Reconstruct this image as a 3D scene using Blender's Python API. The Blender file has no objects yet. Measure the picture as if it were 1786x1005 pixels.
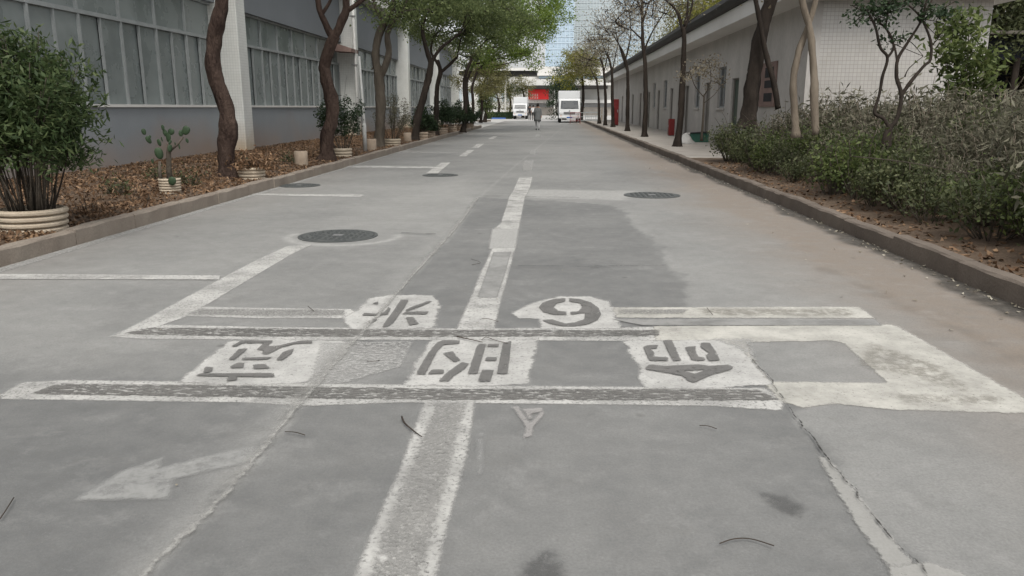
import bpy, bmesh, math, random
import numpy as np
from mathutils import Vector, Matrix, noise as mnoise

random.seed(7); rng = np.random.default_rng(7)
scene = bpy.context.scene
COL = scene.collection
R = math.radians

# ------------------------------------------------------------------ camera, sky, sun, exposure
F_PX, CX, CY, CAM_H = 1340.0, 893.0, 502.5, 1.42
PITCH = math.atan(314.5 / F_PX)
YAW = math.atan(67.0 * math.cos(PITCH) / F_PX)
cam_data = bpy.data.cameras.new('camera')
cam_data.sensor_width = 36.0
cam_data.lens = 36.0 * F_PX / 1786.0
cam_data.clip_start = 0.05
cam_data.clip_end = 3000.0
cam = bpy.data.objects.new('camera', cam_data)
COL.objects.link(cam)
cam.location = (0, 0, CAM_H)
cam.rotation_euler = (math.pi / 2 - PITCH, 0, YAW)
scene.camera = cam

SUN_EL, SUN_AZ = 56.0, 168.0            # azimuth measured from +Y (down the street) towards +X
world = bpy.data.worlds.new('World'); scene.world = world; world.use_nodes = True
wn, wl = world.node_tree.nodes, world.node_tree.links
sky = wn.new('ShaderNodeTexSky'); sky.sky_type = 'NISHITA'; sky.sun_disc = False
sky.sun_elevation = R(SUN_EL); sky.sun_rotation = R(SUN_AZ); sky.air_density = 1.0; sky.dust_density = 3.0; sky.ozone_density = 1.0
hs = wn.new('ShaderNodeHueSaturation'); hs.inputs['Saturation'].default_value = 0.14
wl.new(sky.outputs[0], hs.inputs['Color']); wl.new(hs.outputs[0], wn['Background'].inputs['Color'])
wn['Background'].inputs['Strength'].default_value = 0.15

sun_data = bpy.data.lights.new('sun', 'SUN'); sun_data.energy = 1.5; sun_data.angle = R(30); sun_data.color = (1.0, 0.95, 0.87)
sun = bpy.data.objects.new('sun', sun_data); COL.objects.link(sun)
sd_ = Vector((math.sin(R(SUN_AZ)) * math.cos(R(SUN_EL)), math.cos(R(SUN_AZ)) * math.cos(R(SUN_EL)), math.sin(R(SUN_EL))))
sun.rotation_euler = sd_.to_track_quat('Z', 'Y').to_euler(); sun.location = (0, 40, 60)
vs = scene.view_settings
vs.view_transform = 'Standard'; vs.look = 'None'; vs.gamma = 1.0; vs.use_curve_mapping = False; vs.exposure = 0.5
scene.cycles.max_bounces = 6; scene.cycles.transparent_max_bounces = 12

# ------------------------------------------------------------------ pixel -> world
ROT = cam.rotation_euler.to_matrix()
def ray(px, py): return (ROT @ Vector(((px - CX) / F_PX, (CY - py) / F_PX, -1.0)))
def G(px, py, z=0.0):
    d = ray(px, py); t = (z - CAM_H) / d.z
    return Vector((d.x * t, d.y * t, z))
def PY(px, py, Y):
    d = ray(px, py); t = Y / d.y
    return Vector((d.x * t, Y, CAM_H + d.z * t))
def PX(px, py, X):
    d = ray(px, py); t = X / d.x
    return Vector((X, d.y * t, CAM_H + d.z * t))

# ------------------------------------------------------------------ object helpers
def tag(o, label=None, cat=None, group=None, kind=None):
    if label: o['label'] = label
    if cat: o['category'] = cat
    if group: o['group'] = group
    if kind: o['kind'] = kind
    return o
def empty(name, loc=(0, 0, 0), rz=0):
    o = bpy.data.objects.new(name, None); o.empty_display_size = 0.2
    o.location = loc; o.rotation_euler = (0, 0, rz); COL.objects.link(o); return o
def link(name, me, mat, parent=None, loc=None, rot=None, kind=None):
    o = bpy.data.objects.new(name, me)
    if mat is not None and not me.materials: me.materials.append(mat)
    COL.objects.link(o)
    if parent is not None: o.parent = parent
    if loc is not None: o.location = loc
    if rot is not None: o.rotation_euler = rot
    if kind: o['kind'] = kind
    return o
def copy_tree(o, parent=None):
    c = o.copy(); COL.objects.link(c); c.parent = parent
    for ch in [x for x in o.children]: copy_tree(ch, c)
    return c

class MB:
    def __init__(s): s.v = []; s.f = []
    def add(s, vs, fs):
        b = len(s.v); s.v += [tuple(p) for p in vs]; s.f += [tuple(i + b for i in f) for f in fs]; return s
    def box(s, x0, x1, y0, y1, z0, z1):
        return s.add([(x0,y0,z0),(x1,y0,z0),(x1,y1,z0),(x0,y1,z0),(x0,y0,z1),(x1,y0,z1),(x1,y1,z1),(x0,y1,z1)],
                     [(0,3,2,1),(4,5,6,7),(0,1,5,4),(1,2,6,5),(2,3,7,6),(3,0,4,7)])
    def tube(s, pts, rad, n=8, jit=0.0, caps=True):
        pts = [Vector(p) for p in pts]; m = len(pts)
        rad = [rad] * m if isinstance(rad, (int, float)) else rad
        ref = Vector((0.31, 0.95, 0.05)); vs = []
        for i, p in enumerate(pts):
            t = (pts[min(i + 1, m - 1)] - pts[max(i - 1, 0)])
            if t.length < 1e-9: t = Vector((0, 0, 1))
            t.normalize()
            a = t.cross(ref)
            if a.length < 1e-3: a = t.cross(Vector((1, 0, 0)))
            a.normalize(); b = t.cross(a); ref = b.cross(t) * 1.0 if False else ref
            for k in range(n):
                an = 2 * math.pi * k / n
                r = rad[i] * (1 + jit * (mnoise.noise(Vector((p.x * 2 + 3 * math.cos(an), p.y * 2 + 3 * math.sin(an), p.z * 1.6))) + .6 * mnoise.noise(Vector((p.x + 7 * math.cos(an), p.y + 7 * math.sin(an), p.z * 6)))))
                vs.append(p + (a * math.cos(an) + b * math.sin(an)) * r)
        fs = []
        for i in range(m - 1):
            for k in range(n):
                k2 = (k + 1) % n
                fs.append((i*n + k, i*n + k2, (i+1)*n + k2, (i+1)*n + k))
        if caps:
            fs.append(tuple(range(n))[::-1]); fs.append(tuple((m-1)*n + k for k in range(n)))
        return s.add(vs, fs)
    def lathe(s, prof, n=24, c=(0, 0, 0), sx=1, sy=1):
        vs = []; fs = []; m = len(prof)
        for r, z in prof:
            for k in range(n):
                an = 2 * math.pi * k / n
                vs.append((c[0] + sx * r * math.cos(an), c[1] + sy * r * math.sin(an), c[2] + z))
        for i in range(m - 1):
            for k in range(n):
                k2 = (k + 1) % n
                fs.append((i*n + k, i*n + k2, (i+1)*n + k2, (i+1)*n + k))
        fs.append(tuple(range(n))[::-1]); fs.append(tuple((m-1)*n + k for k in range(n)))
        return s.add(vs, fs)
    def mesh(s, name, smooth=False, bevel=0.0, seg=1):
        me = bpy.data.meshes.new(name); me.from_pydata(s.v, [], s.f)
        if bevel > 0:
            bm = bmesh.new(); bm.from_mesh(me)
            bmesh.ops.bevel(bm, geom=bm.edges[:], offset=bevel, segments=seg, affect='EDGES', profile=0.5)
            bm.to_mesh(me); bm.free()
        if smooth: me.polygons.foreach_set('use_smooth', [True] * len(me.polygons))
        me.update(); return me
    def obj(s, name, mat, parent=None, loc=None, rot=None, smooth=False, bevel=0.0, seg=1, kind=None):
        return link(name, s.mesh(name, smooth, bevel, seg), mat, parent, loc, rot, kind)

def fast_mesh(name, verts, quads, smooth=False):
    me = bpy.data.meshes.new(name)
    me.vertices.add(len(verts)); me.vertices.foreach_set('co', np.ascontiguousarray(verts, dtype=np.float32).ravel())
    n = len(quads)
    me.loops.add(n * 4); me.loops.foreach_set('vertex_index', np.ascontiguousarray(quads, dtype=np.int32).ravel())
    me.polygons.add(n); me.polygons.foreach_set('loop_start', np.arange(0, n * 4, 4, dtype=np.int32))
    try: me.polygons.foreach_set('loop_total', np.full(n, 4, dtype=np.int32))
    except Exception: pass
    if smooth: me.polygons.foreach_set('use_smooth', np.ones(n, dtype=bool))
    me.update(calc_edges=True); me.validate(); return me

def unit(a): return a / (np.linalg.norm(a, axis=1, keepdims=True) + 1e-9)
def leaf_mesh(name, c, L, W, up=0.35, flat=0.0, dirs=None):
    """leaf-shaped quads at centres c; L, W lengths (scalar or array)"""
    n = len(c); L = np.broadcast_to(L, n)[:, None] * rng.uniform(.65, 1.3, (n, 1)); W = np.broadcast_to(W, n)[:, None] * rng.uniform(.7, 1.25, (n, 1))
    a = rng.normal(size=(n, 3)) if dirs is None else dirs + rng.normal(size=(n, 3)) * .35
    a[:, 2] = a[:, 2] * (1 - flat) - up * .4; a = unit(a)
    nn = rng.normal(size=(n, 3)); nn[:, 2] += up * 2 + flat * 3; b = unit(np.cross(a, nn)); nv = np.cross(a, b)
    v = np.empty((n, 4, 3)); v[:, 0] = c - a * L * .5; v[:, 1] = c + b * W * .5 + nv * W * .18 - a * L * .08
    v[:, 2] = c + a * L * .5 - nv * L * .08; v[:, 3] = c - b * W * .5 + nv * W * .18 - a * L * .08
    return fast_mesh(name, v.reshape(-1, 3), np.arange(n * 4).reshape(n, 4))

# ------------------------------------------------------------------ numpy noise and polygon distance
_lat = rng.random((256, 256))
def vnoise(x, y):
    xi = np.floor(x).astype(int); yi = np.floor(y).astype(int); fx = x - xi; fy = y - yi
    fx = fx * fx * (3 - 2 * fx); fy = fy * fy * (3 - 2 * fy)
    g = lambda i, j: _lat[i % 256, j % 256]
    return (g(xi, yi) * (1 - fx) + g(xi + 1, yi) * fx) * (1 - fy) + (g(xi, yi + 1) * (1 - fx) + g(xi + 1, yi + 1) * fx) * fy
def fbm(x, y, o=4):
    s = 0; a = .5; t = 0
    for k in range(o):
        s = s + a * vnoise(x * 2 ** k + 17.3 * k, y * 2 ** k + 9.1 * k); t += a; a *= .5
    return s / t
def poly_sd(P, poly):
    """signed distance, positive inside"""
    poly = np.asarray(poly, float); n = len(poly)
    d = np.full(len(P), 1e9); ins = np.zeros(len(P), bool)
    for i in range(n):
        a = poly[i]; b = poly[(i + 1) % n]; e = b - a; w = P - a
        t = np.clip((w @ e) / (e @ e + 1e-12), 0, 1)
        d = np.minimum(d, np.hypot(*(w - t[:, None] * e).T))
        c = ((a[1] > P[:, 1]) != (b[1] > P[:, 1]))
        xi = (b[0] - a[0]) * (P[:, 1] - a[1]) / ((b[1] - a[1]) if abs(b[1] - a[1]) > 1e-12 else 1e-12) + a[0]
        ins ^= c & (P[:, 0] < xi)
    return np.where(ins, d, -d)
def line_d(P, pl):
    pl = np.asarray(pl, float); d = np.full(len(P), 1e9)
    for a, b in zip(pl[:-1], pl[1:]):
        e = b - a; w = P - a; t = np.clip((w @ e) / (e @ e + 1e-12), 0, 1)
        d = np.minimum(d, np.hypot(*(w - t[:, None] * e).T))
    return d
def sst(x, a, b):
    t = np.clip((x - a) / (b - a), 0, 1); return t * t * (3 - 2 * t)
def gp(pts): return [tuple(G(x, y)[:2]) for x, y in pts]

# ------------------------------------------------------------------ materials
def newmat(name):
    m = bpy.data.materials.new(name); m.use_nodes = True
    nt = m.node_tree; return m, nt, nt.nodes, nt.links, nt.nodes['Principled BSDF']
def pos(nt): return nt.nodes.new('ShaderNodeNewGeometry').outputs['Position']
def N_noise(nt, vec, scale, detail=4, rough=.55):
    n = nt.nodes.new('ShaderNodeTexNoise'); n.inputs['Scale'].default_value = scale; n.inputs['Detail'].default_value = detail; n.inputs['Roughness'].default_value = rough
    nt.links.new(vec, n.inputs['Vector']); return n.outputs['Fac']
def N_range(nt, v, a, b, c=0.0, d=1.0, smooth=False):
    n = nt.nodes.new('ShaderNodeMapRange'); n.inputs[1].default_value = a; n.inputs[2].default_value = b; n.inputs[3].default_value = c; n.inputs[4].default_value = d
    if smooth: n.interpolation_type = 'SMOOTHSTEP'
    nt.links.new(v, n.inputs[0]); return n.outputs[0]
def N_mix(nt, fac, a, b, mode='MIX'):
    n = nt.nodes.new('ShaderNodeMix'); n.data_type = 'RGBA'; n.blend_type = mode
    for sock, val in ((n.inputs[0], fac), (n.inputs[6], a), (n.inputs[7], b)):
        if isinstance(val, (int, float)): sock.default_value = val
        elif isinstance(val, tuple): sock.default_value = (*val, 1)
        else: nt.links.new(val, sock)
    return n.outputs[2]
def N_math(nt, op, a, b):
    n = nt.nodes.new('ShaderNodeMath'); n.operation = op
    for s, v in ((n.inputs[0], a), (n.inputs[1], b)):
        if isinstance(v, (int, float)): s.default_value = v
        else: nt.links.new(v, s)
    return n.outputs[0]
def N_bump(nt, h, p, strength=.3, dist=.01):
    b = nt.nodes.new('ShaderNodeBump'); b.inputs['Strength'].default_value = strength; b.inputs['Distance'].default_value = dist
    nt.links.new(h, b.inputs['Height']); nt.links.new(b.outputs[0], p.inputs['Normal'])
def N_attr(nt, name):
    a = nt.nodes.new('ShaderNodeAttribute'); a.attribute_name = name; return a.outputs['Fac']
def surf(name, c1, c2, scale=3, rough=.8, bump=.2, bdist=.01, fine=40, spec=.3, stretch=None, metal=0):
    """two-tone noise surface with fine grain"""
    m, nt, nd, lk, p = newmat(name); v = pos(nt)
    if stretch:
        mp = nd.new('ShaderNodeMapping'); mp.inputs['Scale'].default_value = stretch; lk.new(v, mp.inputs['Vector']); v = mp.outputs[0]
    a = N_range(nt, N_noise(nt, v, scale, 5), .3, .7); b = N_noise(nt, v, fine, 3)
    c = N_mix(nt, a, c1, c2); c = N_mix(nt, N_range(nt, b, .3, .7, 0, .35), c, tuple(x * .72 for x in c1))
    lk.new(c, p.inputs['Base Color']); p.inputs['Roughness'].default_value = rough; p.inputs['Specular IOR Level'].default_value = spec; p.inputs['Metallic'].default_value = metal
    if bump: N_bump(nt, b, p, bump, bdist)
    return m
def leafmat(name, ca, cb, cc, trans=.35):
    m, nt, nd, lk, p = newmat(name)
    g = nd.new('ShaderNodeNewGeometry'); r = nd.new('ShaderNodeValToRGB')
    el = r.color_ramp.elements; el[0].color = (*ca, 1); el[1].color = (*cc, 1); e = el.new(.5); e.color = (*cb, 1)
    lk.new(g.outputs['Random Per Island'], r.inputs[0])
    c = N_mix(nt, N_range(nt, N_noise(nt, g.outputs['Position'], .9, 2), .35, .65, 0, .45), r.outputs[0], ca)
    lk.new(c, p.inputs['Base Color']); p.inputs['Roughness'].default_value = .55; p.inputs['Specular IOR Level'].default_value = .25
    t = nd.new('ShaderNodeBsdfTranslucent'); lk.new(c, t.inputs['Color']); mx = nd.new('ShaderNodeMixShader'); mx.inputs[0].default_value = trans
    lk.new(p.outputs[0], mx.inputs[1]); lk.new(t.outputs[0], mx.inputs[2]); lk.new(mx.outputs[0], nd['Material Output'].inputs['Surface'])
    return m
def paintmat(name, c1, c2, wear=(.30, .38), edge=.03, soft=.006, scale=28, op=1.0, streak=False, fade=1.0, lowedge=0.0):
    """worn road paint: coverage from the distance to its edge and noise"""
    m, nt, nd, lk, p = newmat(name); v = pos(nt)
    if streak:
        mp = nd.new('ShaderNodeMapping'); mp.inputs['Scale'].default_value = (.45, 1.3, 1); lk.new(v, mp.inputs['Vector']); v = mp.outputs[0]
    n1 = N_noise(nt, v, 38, 5, .65); n2 = N_noise(nt, v, scale, 6, .72); n3 = N_noise(nt, v, 4, 3)
    e = N_math(nt, 'ADD', N_attr(nt, 'sd'), N_math(nt, 'MULTIPLY', N_math(nt, 'SUBTRACT', n1, .5), edge))
    if lowedge: e = N_math(nt, 'ADD', e, N_math(nt, 'MULTIPLY', N_math(nt, 'SUBTRACT', N_noise(nt, v, 9, 3, .6), .5), lowedge))
    a = N_range(nt, e, -soft, soft, 0, 1, True)
    w = N_range(nt, n2, wear[0], wear[1], 0, op, True)
    al = N_math(nt, 'MULTIPLY', a, w)
    if fade < 1: al = N_math(nt, 'MULTIPLY', al, N_range(nt, N_noise(nt, v, 2.6, 5, .7), .34, .60, fade, 1))
    c = N_mix(nt, N_range(nt, n3, .3, .7), c1, c2)
    c = N_mix(nt, N_range(nt, N_noise(nt, v, 120, 2), .35, .7, 0, .3), c, tuple(x * .7 for x in c1))
    lk.new(c, p.inputs['Base Color']); p.inputs['Roughness'].default_value = .8; p.inputs['Specular IOR Level'].default_value = .2
    tr = nd.new('ShaderNodeBsdfTransparent'); mx = nd.new('ShaderNodeMixShader')
    lk.new(al, mx.inputs[0]); lk.new(tr.outputs[0], mx.inputs[1]); lk.new(p.outputs[0], mx.inputs[2]); lk.new(mx.outputs[0], nd['Material Output'].inputs['Surface'])
    return m

M = {}
def road_mat():
    m, nt, nd, lk, p = newmat('road_concrete'); v = pos(nt)
    big = N_noise(nt, v, .8, 4); mid = N_noise(nt, v, 6, 5, .65); fine = N_noise(nt, v, 90, 4, .7)
    tone = N_math(nt, 'ADD', N_attr(nt, 'tone'), N_math(nt, 'MULTIPLY', N_math(nt, 'SUBTRACT', N_math(nt, 'ADD', big, mid), 1.0), .62))
    c = N_mix(nt, N_range(nt, tone, 0, 1), (.135, .137, .135), (.335, .332, .316))
    dm = N_math(nt, 'MULTIPLY', N_attr(nt, 'dirt'), N_range(nt, N_noise(nt, v, 5, 6, .7), .25, .6, .6, 1))
    c = N_mix(nt, dm, c, (.245, .205, .168))
    grime = N_math(nt, 'MULTIPLY', N_attr(nt, 'grime'), N_range(nt, N_noise(nt, v, 9, 6, .75), .3, .55, .55, 1))
    c = N_mix(nt, grime, c, (.045, .038, .03))
    pm = N_math(nt, 'MULTIPLY', N_attr(nt, 'pale'), N_range(nt, N_noise(nt, v, 14, 6, .7), .25, .65, .25, 1))
    c = N_mix(nt, pm, c, (.5, .495, .47))
    c = N_mix(nt, N_range(nt, fine, .32, .68, 0, .42), c, (.10, .10, .096))
    c = N_mix(nt, N_range(nt, N_noise(nt, v, 26, 5, .75), .5, .72, 0, .30), c, (.12, .118, .112))
    c = N_mix(nt, N_range(nt, N_noise(nt, v, 2.3, 6, .8), .52, .75, 0, .28), c, (.13, .125, .115))
    c = N_mix(nt, N_range(nt, N_noise(nt, v, 3.1, 6, .8), .25, .46, .22, 0), c, (.42, .415, .40))
    vo = nd.new('ShaderNodeTexVoronoi'); vo.inputs['Scale'].default_value = 1.7; lk.new(v, vo.inputs['Vector'])
    c = N_mix(nt, N_math(nt, 'MULTIPLY', N_range(nt, vo.outputs['Distance'], .025, .06, 1, 0), .45), c, (.07, .068, .062))
    sp = N_range(nt, N_noise(nt, v, 210, 2, .5), .68, .76); c = N_mix(nt, N_math(nt, 'MULTIPLY', sp, .35), c, (.5, .5, .48))
    lk.new(c, p.inputs['Base Color']); p.inputs['Roughness'].default_value = .85; p.inputs['Specular IOR Level'].default_value = .25
    N_bump(nt, fine, p, .35, .006); return m
M['road'] = road_mat()
M['ground'] = surf('plaza_concrete', (.36, .355, .34), (.44, .43, .41), .6, .85, .1)
M['white_paint'] = paintmat('worn_white_paint', (.43, .425, .405), (.49, .483, .458), (.29, .50), .035, .013, scale=55, fade=.52)
M['patch_paint'] = paintmat('overspray_white_paint', (.43, .425, .405), (.49, .483, .46), (.26, .46), .04, .018, scale=55, fade=.68, lowedge=.09)
M['cream_paint'] = paintmat('worn_cream_paint', (.49, .478, .435), (.43, .418, .38), (.26, .44), .04, .014, scale=60, fade=.6, lowedge=.05)
M['thin_paint'] = paintmat('rubbed_white_paint', (.40, .397, .38), (.36, .355, .34), (.34, .60), .05, .015, scale=40, op=.8)
M['ghost_paint'] = paintmat('ghost_paint', (.37, .37, .355), (.33, .33, .32), (.15, .60), .03, .02, scale=9, op=.72)
M['dark_worn'] = paintmat('chipped_dark_paint', (.125, .122, .115), (.165, .16, .15), (.40, .56), .03, .008, scale=42, streak=True)
M['dark_paint'] = paintmat('dark_stencil_paint', (.125, .123, .117), (.165, .16, .152), (.33, .47), .016, .005, scale=46)
M['grey_infill'] = paintmat('grey_road_showing', (.29, .287, .275), (.25, .25, .24), (.18, .40), .03, .012, fade=.6)
M['infill_worn'] = paintmat('speckled_road_showing', (.22, .218, .207), (.30, .295, .28), (.32, .62), .06, .02, scale=70, fade=.45)
M['repair'] = paintmat('pale_mortar', (.33, .325, .305), (.37, .365, .345), (.2, .4), .05, .01, scale=30, op=.8)
M['smudge'] = paintmat('tan_smudge', (.26, .245, .21), (.30, .285, .25), (.35, .62), .08, .04, scale=16, op=.5)
M['scribble'] = paintmat('pale_pink_paint', (.36, .345, .33), (.40, .385, .37), (.2, .50), .02, .008, scale=60, op=.65)
M['faded_paint'] = paintmat('faded_white_paint', (.38, .377, .36), (.42, .415, .395), (.2, .5), .04, .02, scale=50, op=.85)
M['dust'] = paintmat('pale_dust', (.34, .335, .315), (.38, .375, .355), (.2, .7), .05, .05, scale=20, op=.7)
M['crack'] = paintmat('crack_dark', (.02, .02, .018), (.03, .028, .025), (.25, .40), .012, .003)
M['stain'] = paintmat('damp_stain', (.11, .11, .108), (.12, .12, .118), (.25, .5), .06, .03, op=.6)
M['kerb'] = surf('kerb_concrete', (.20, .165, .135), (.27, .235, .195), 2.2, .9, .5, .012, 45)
M['kerb_dark'] = surf('kerb_concrete_shaded', (.12, .098, .080), (.19, .158, .13), 2.2, .9, .5, .012, 45)  # darker kerb colour with the shade of the right kerb face painted in
M['soil'] = surf('bed_soil', (.085, .058, .038), (.14, .10, .07), 3, .95, .6, .03, 25)
M['paving'] = surf('walkway_concrete', (.30, .275, .245), (.38, .35, .31), 1.4, .9, .3)
M['wall_grey'] = None
def grey_wall():
    m, nt, nd, lk, p = newmat('grey_plaster'); v = pos(nt)
    n = N_noise(nt, v, .7, 5); f = N_noise(nt, v, 30, 4)
    c = N_mix(nt, N_range(nt, n, .3, .7), (.225, .246, .262), (.265, .287, .302))
    sx = nd.new('ShaderNodeSeparateXYZ'); lk.new(v, sx.inputs[0])
    st = N_math(nt, 'MULTIPLY', N_range(nt, N_math(nt, 'ADD', sx.outputs[2], N_math(nt, 'MULTIPLY', N_noise(nt, v, .45, 3), -1.5)), .35, -.45), N_range(nt, N_noise(nt, v, .35, 2), .3, .6, .3, 1))
    c = N_mix(nt, N_math(nt, 'MULTIPLY', st, .7), c, (.30, .205, .145))           # rain splashed soil on the wall foot
    c = N_mix(nt, N_range(nt, f, .3, .7, 0, .2), c, (.13, .135, .14))
    lk.new(c, p.inputs['Base Color']); p.inputs['Roughness'].default_value = .7
    N_bump(nt, f, p, .12, .006); return m
M['wall_grey'] = grey_wall()
M['panel_grey'] = surf('upper_panel', (.185, .20, .215), (.21, .225, .24), .5, .7, .08)
def tile_mat(name, c1, c2, grout, w, axis, wear=.35):
    m, nt, nd, lk, p = newmat(name); v = pos(nt)
    sx = nd.new('ShaderNodeSeparateXYZ'); lk.new(v, sx.inputs[0]); cb = nd.new('ShaderNodeCombineXYZ')
    lk.new(N_math(nt, 'ADD', sx.outputs[0], sx.outputs[1]), cb.inputs[0]); lk.new(sx.outputs[2], cb.inputs[1])
    b = nd.new('ShaderNodeTexBrick'); b.offset = 0; b.inputs['Scale'].default_value = 1; b.inputs['Brick Width'].default_value = w; b.inputs['Row Height'].default_value = w
    b.inputs['Mortar Size'].default_value = w * .06; b.inputs['Mortar Smooth'].default_value = .3
    b.inputs['Color1'].default_value = (*c1, 1); b.inputs['Color2'].default_value = (*c2, 1); b.inputs['Mortar'].default_value = (*grout, 1)
    lk.new(cb.outputs[0], b.inputs['Vector'])
    c = N_mix(nt, N_range(nt, N_noise(nt, v, 1.2, 5), .35, .75, 0, wear), b.outputs['Color'], (.30, .28, .24))
    st = N_math(nt, 'MULTIPLY', N_range(nt, sx.outputs[2], 1.1, .1), N_range(nt, N_noise(nt, v, 1.6, 4), .3, .6, .2, .9))
    c = N_mix(nt, st, c, (.42, .29, .15))
    lk.new(c, p.inputs['Base Color']); p.inputs['Roughness'].default_value = .35; p.inputs['Specular IOR Level'].default_value = .4
    N_bump(nt, N_math(nt, 'SUBTRACT', 1.0, b.outputs['Fac']), p, .5, .004); return m
M['tile_col'] = tile_mat('white_column_tile', (.72, .73, .70), (.68, .69, .66), (.52, .53, .51), .075, 0, .22)
M['tile_wall'] = tile_mat('white_wall_tile', (.44, .425, .40), (.40, .385, .365), (.27, .26, .245), .10, 0, .35)
M['plaster_white'] = surf('old_white_plaster', (.36, .342, .32), (.50, .478, .45), .8, .85, .15, .008, 14, stretch=(1, 1, .45))
M['fascia_white'] = surf('white_fascia', (.60, .59, .56), (.68, .67, .64), .6, .8, .1)
M['pipe_white'] = surf('dull_white_pipe', (.40, .40, .385), (.50, .50, .48), 4, .7, .1)
M['gutter'] = surf('dark_gutter', (.012, .011, .010), (.026, .024, .021), 1.5, .6, .2)
M['alu'] = surf('dull_aluminium', (.27, .29, .29), (.36, .38, .38), 3, .5, .1, metal=.1)
def glass_mat(name, dark, dust, df=.5):
    m, nt, nd, lk, p = newmat(name); v = pos(nt)
    n = N_noise(nt, v, 1.1, 5, .6)
    c = N_mix(nt, N_range(nt, n, .35, .7, .1, df), dark, dust)  # dust tone; on the factory panes it paints reflections too
    lk.new(c, p.inputs['Base Color']); lk.new(N_range(nt, n, .3, .7, .12, .45), p.inputs['Roughness']); p.inputs['Specular IOR Level'].default_value = .5
    N_bump(nt, N_noise(nt, v, .8, 2), p, .04, .03); return m
M['glass'] = glass_mat('dusty_reflection_glass', (.135, .156, .154), (.24, .268, .262), .8)  # mottled reflection painted into the pane colour together with dust
M['glass_dark'] = glass_mat('dark_glass', (.03, .035, .04), (.08, .085, .085), .4)
M['door_green'] = surf('green_door_paint', (.05, .07, .055), (.08, .10, .08), 2, .6, .1)
M['door_grey'] = surf('grey_door_paint', (.16, .15, .135), (.22, .205, .185), 2, .6, .1)
M['bark'] = surf('brown_bark', (.030, .019, .016), (.095, .066, .052), 7, .95, 1.0, .06, 34, .15, (1, 1, .3))
M['bark_grey'] = surf('grey_bark', (.055, .046, .036), (.115, .098, .078), 5, .95, .9, .03, 30, .15, (1, 1, .3))
M['bark_pale'] = surf('pale_bark', (.14, .115, .088), (.25, .21, .165), 4, .95, .8, .02, 26, .15, (1, 1, .3))
M['bark_dark'] = surf('dark_bark', (.020, .016, .013), (.048, .038, .031), 5, .95, .8, .02, 30, .15, (1, 1, .3))
M['leaf_green'] = leafmat('leaf_green', (.075, .10, .040), (.135, .172, .066), (.24, .28, .115), .55)
M['leaf_backlit'] = leafmat('leaf_backlit', (.10, .15, .030), (.18, .26, .052), (.32, .40, .10), .58)  # lighter copy of the green leaf, with backlight painted into its colour
M['leaf_dark'] = leafmat('leaf_dark', (.018, .034, .016), (.032, .055, .024), (.055, .082, .035), .25)
M['leaf_bamboo'] = leafmat('leaf_bamboo', (.032, .055, .020), (.068, .102, .038), (.15, .185, .08), .4)
M['leaf_dry'] = leafmat('leaf_dry', (.16, .135, .095), (.26, .225, .155), (.36, .315, .225), .45)
M['leaf_olive'] = leafmat('leaf_olive', (.13, .13, .055), (.21, .20, .085), (.30, .275, .12), .5)
M['leaf_yellow'] = leafmat('leaf_yellow', (.16, .17, .03), (.24, .23, .045), (.30, .28, .07), .45)
M['leaf_hedge'] = leafmat('leaf_hedge', (.040, .050, .022), (.078, .092, .040), (.15, .16, .078), .35)
M['leaf_sage'] = leafmat('leaf_sage', (.070, .068, .044), (.13, .124, .085), (.25, .235, .17), .3)
M['leaf_lime'] = leafmat('leaf_lime', (.05, .07, .022), (.09, .12, .035), (.17, .20, .07), .35)
M['litter'] = leafmat('leaf_litter', (.065, .038, .022), (.165, .095, .052), (.34, .22, .13), .1)
M['cactus'] = surf('cactus_green', (.022, .042, .02), (.042, .072, .034), 6, .6, .2)
M['pot'] = surf('cream_ribbed_concrete', (.40, .335, .255), (.50, .43, .335), 4, .9, .4, .01, 40)
M['stump'] = surf('concrete_stub', (.30, .235, .175), (.38, .31, .24), 4, .9, .4, .01, 40)
M['iron'] = surf('cast_iron', (.055, .06, .06), (.10, .105, .10), 9, .6, .6, .01, 60, .4)
M['white_metal'] = surf('white_vehicle_paint', (.55, .56, .56), (.61, .62, .62), .6, .35, 0, spec=.5)
M['grey_metal'] = surf('grey_metal', (.25, .25, .25), (.32, .32, .32), 3, .5, .1, metal=.5)
M['black'] = surf('black_rubber', (.018, .018, .018), (.03, .03, .03), 4, .8, .1)
M['red'] = surf('red_paint', (.14, .016, .016), (.19, .022, .02), 2, .55, .1)
M['banner_red'] = surf('red_banner', (.70, .03, .03), (.74, .04, .035), .3, .6, 0)
M['lamp_glass'] = surf('headlight_glass', (.55, .56, .57), (.62, .62, .62), 4, .2, 0, spec=.6)
M['orange'] = surf('orange_plastic', (.55, .16, .05), (.6, .2, .06), 2, .5, 0)
M['blue'] = surf('blue_paint', (.05, .12, .35), (.07, .15, .4), 2, .5, 0)
M['skin'] = surf('skin', (.34, .20, .14), (.38, .23, .165), 6, .6, 0)
M['cloth_grey'] = surf('grey_cloth', (.12, .125, .125), (.16, .165, .165), 6, .9, .2)
M['cloth_pale'] = surf('pale_cloth', (.33, .33, .33), (.40, .40, .40), 6, .9, .2)
M['cloth_white'] = surf('white_cloth', (.62, .62, .62), (.68, .68, .68), 6, .9, .2)
M['cloth_black'] = surf('black_cloth', (.02, .02, .022), (.035, .035, .038), 6, .9, .2)
M['hair'] = surf('black_hair', (.012, .011, .01), (.02, .018, .016), 20, .7, .2)
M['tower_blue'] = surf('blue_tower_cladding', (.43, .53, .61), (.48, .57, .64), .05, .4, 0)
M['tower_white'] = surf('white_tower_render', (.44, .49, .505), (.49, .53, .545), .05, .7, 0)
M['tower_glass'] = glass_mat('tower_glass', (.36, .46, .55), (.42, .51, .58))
M['tower_glass_grey'] = glass_mat('tower_glass_grey', (.37, .425, .445), (.43, .475, .49))
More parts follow.
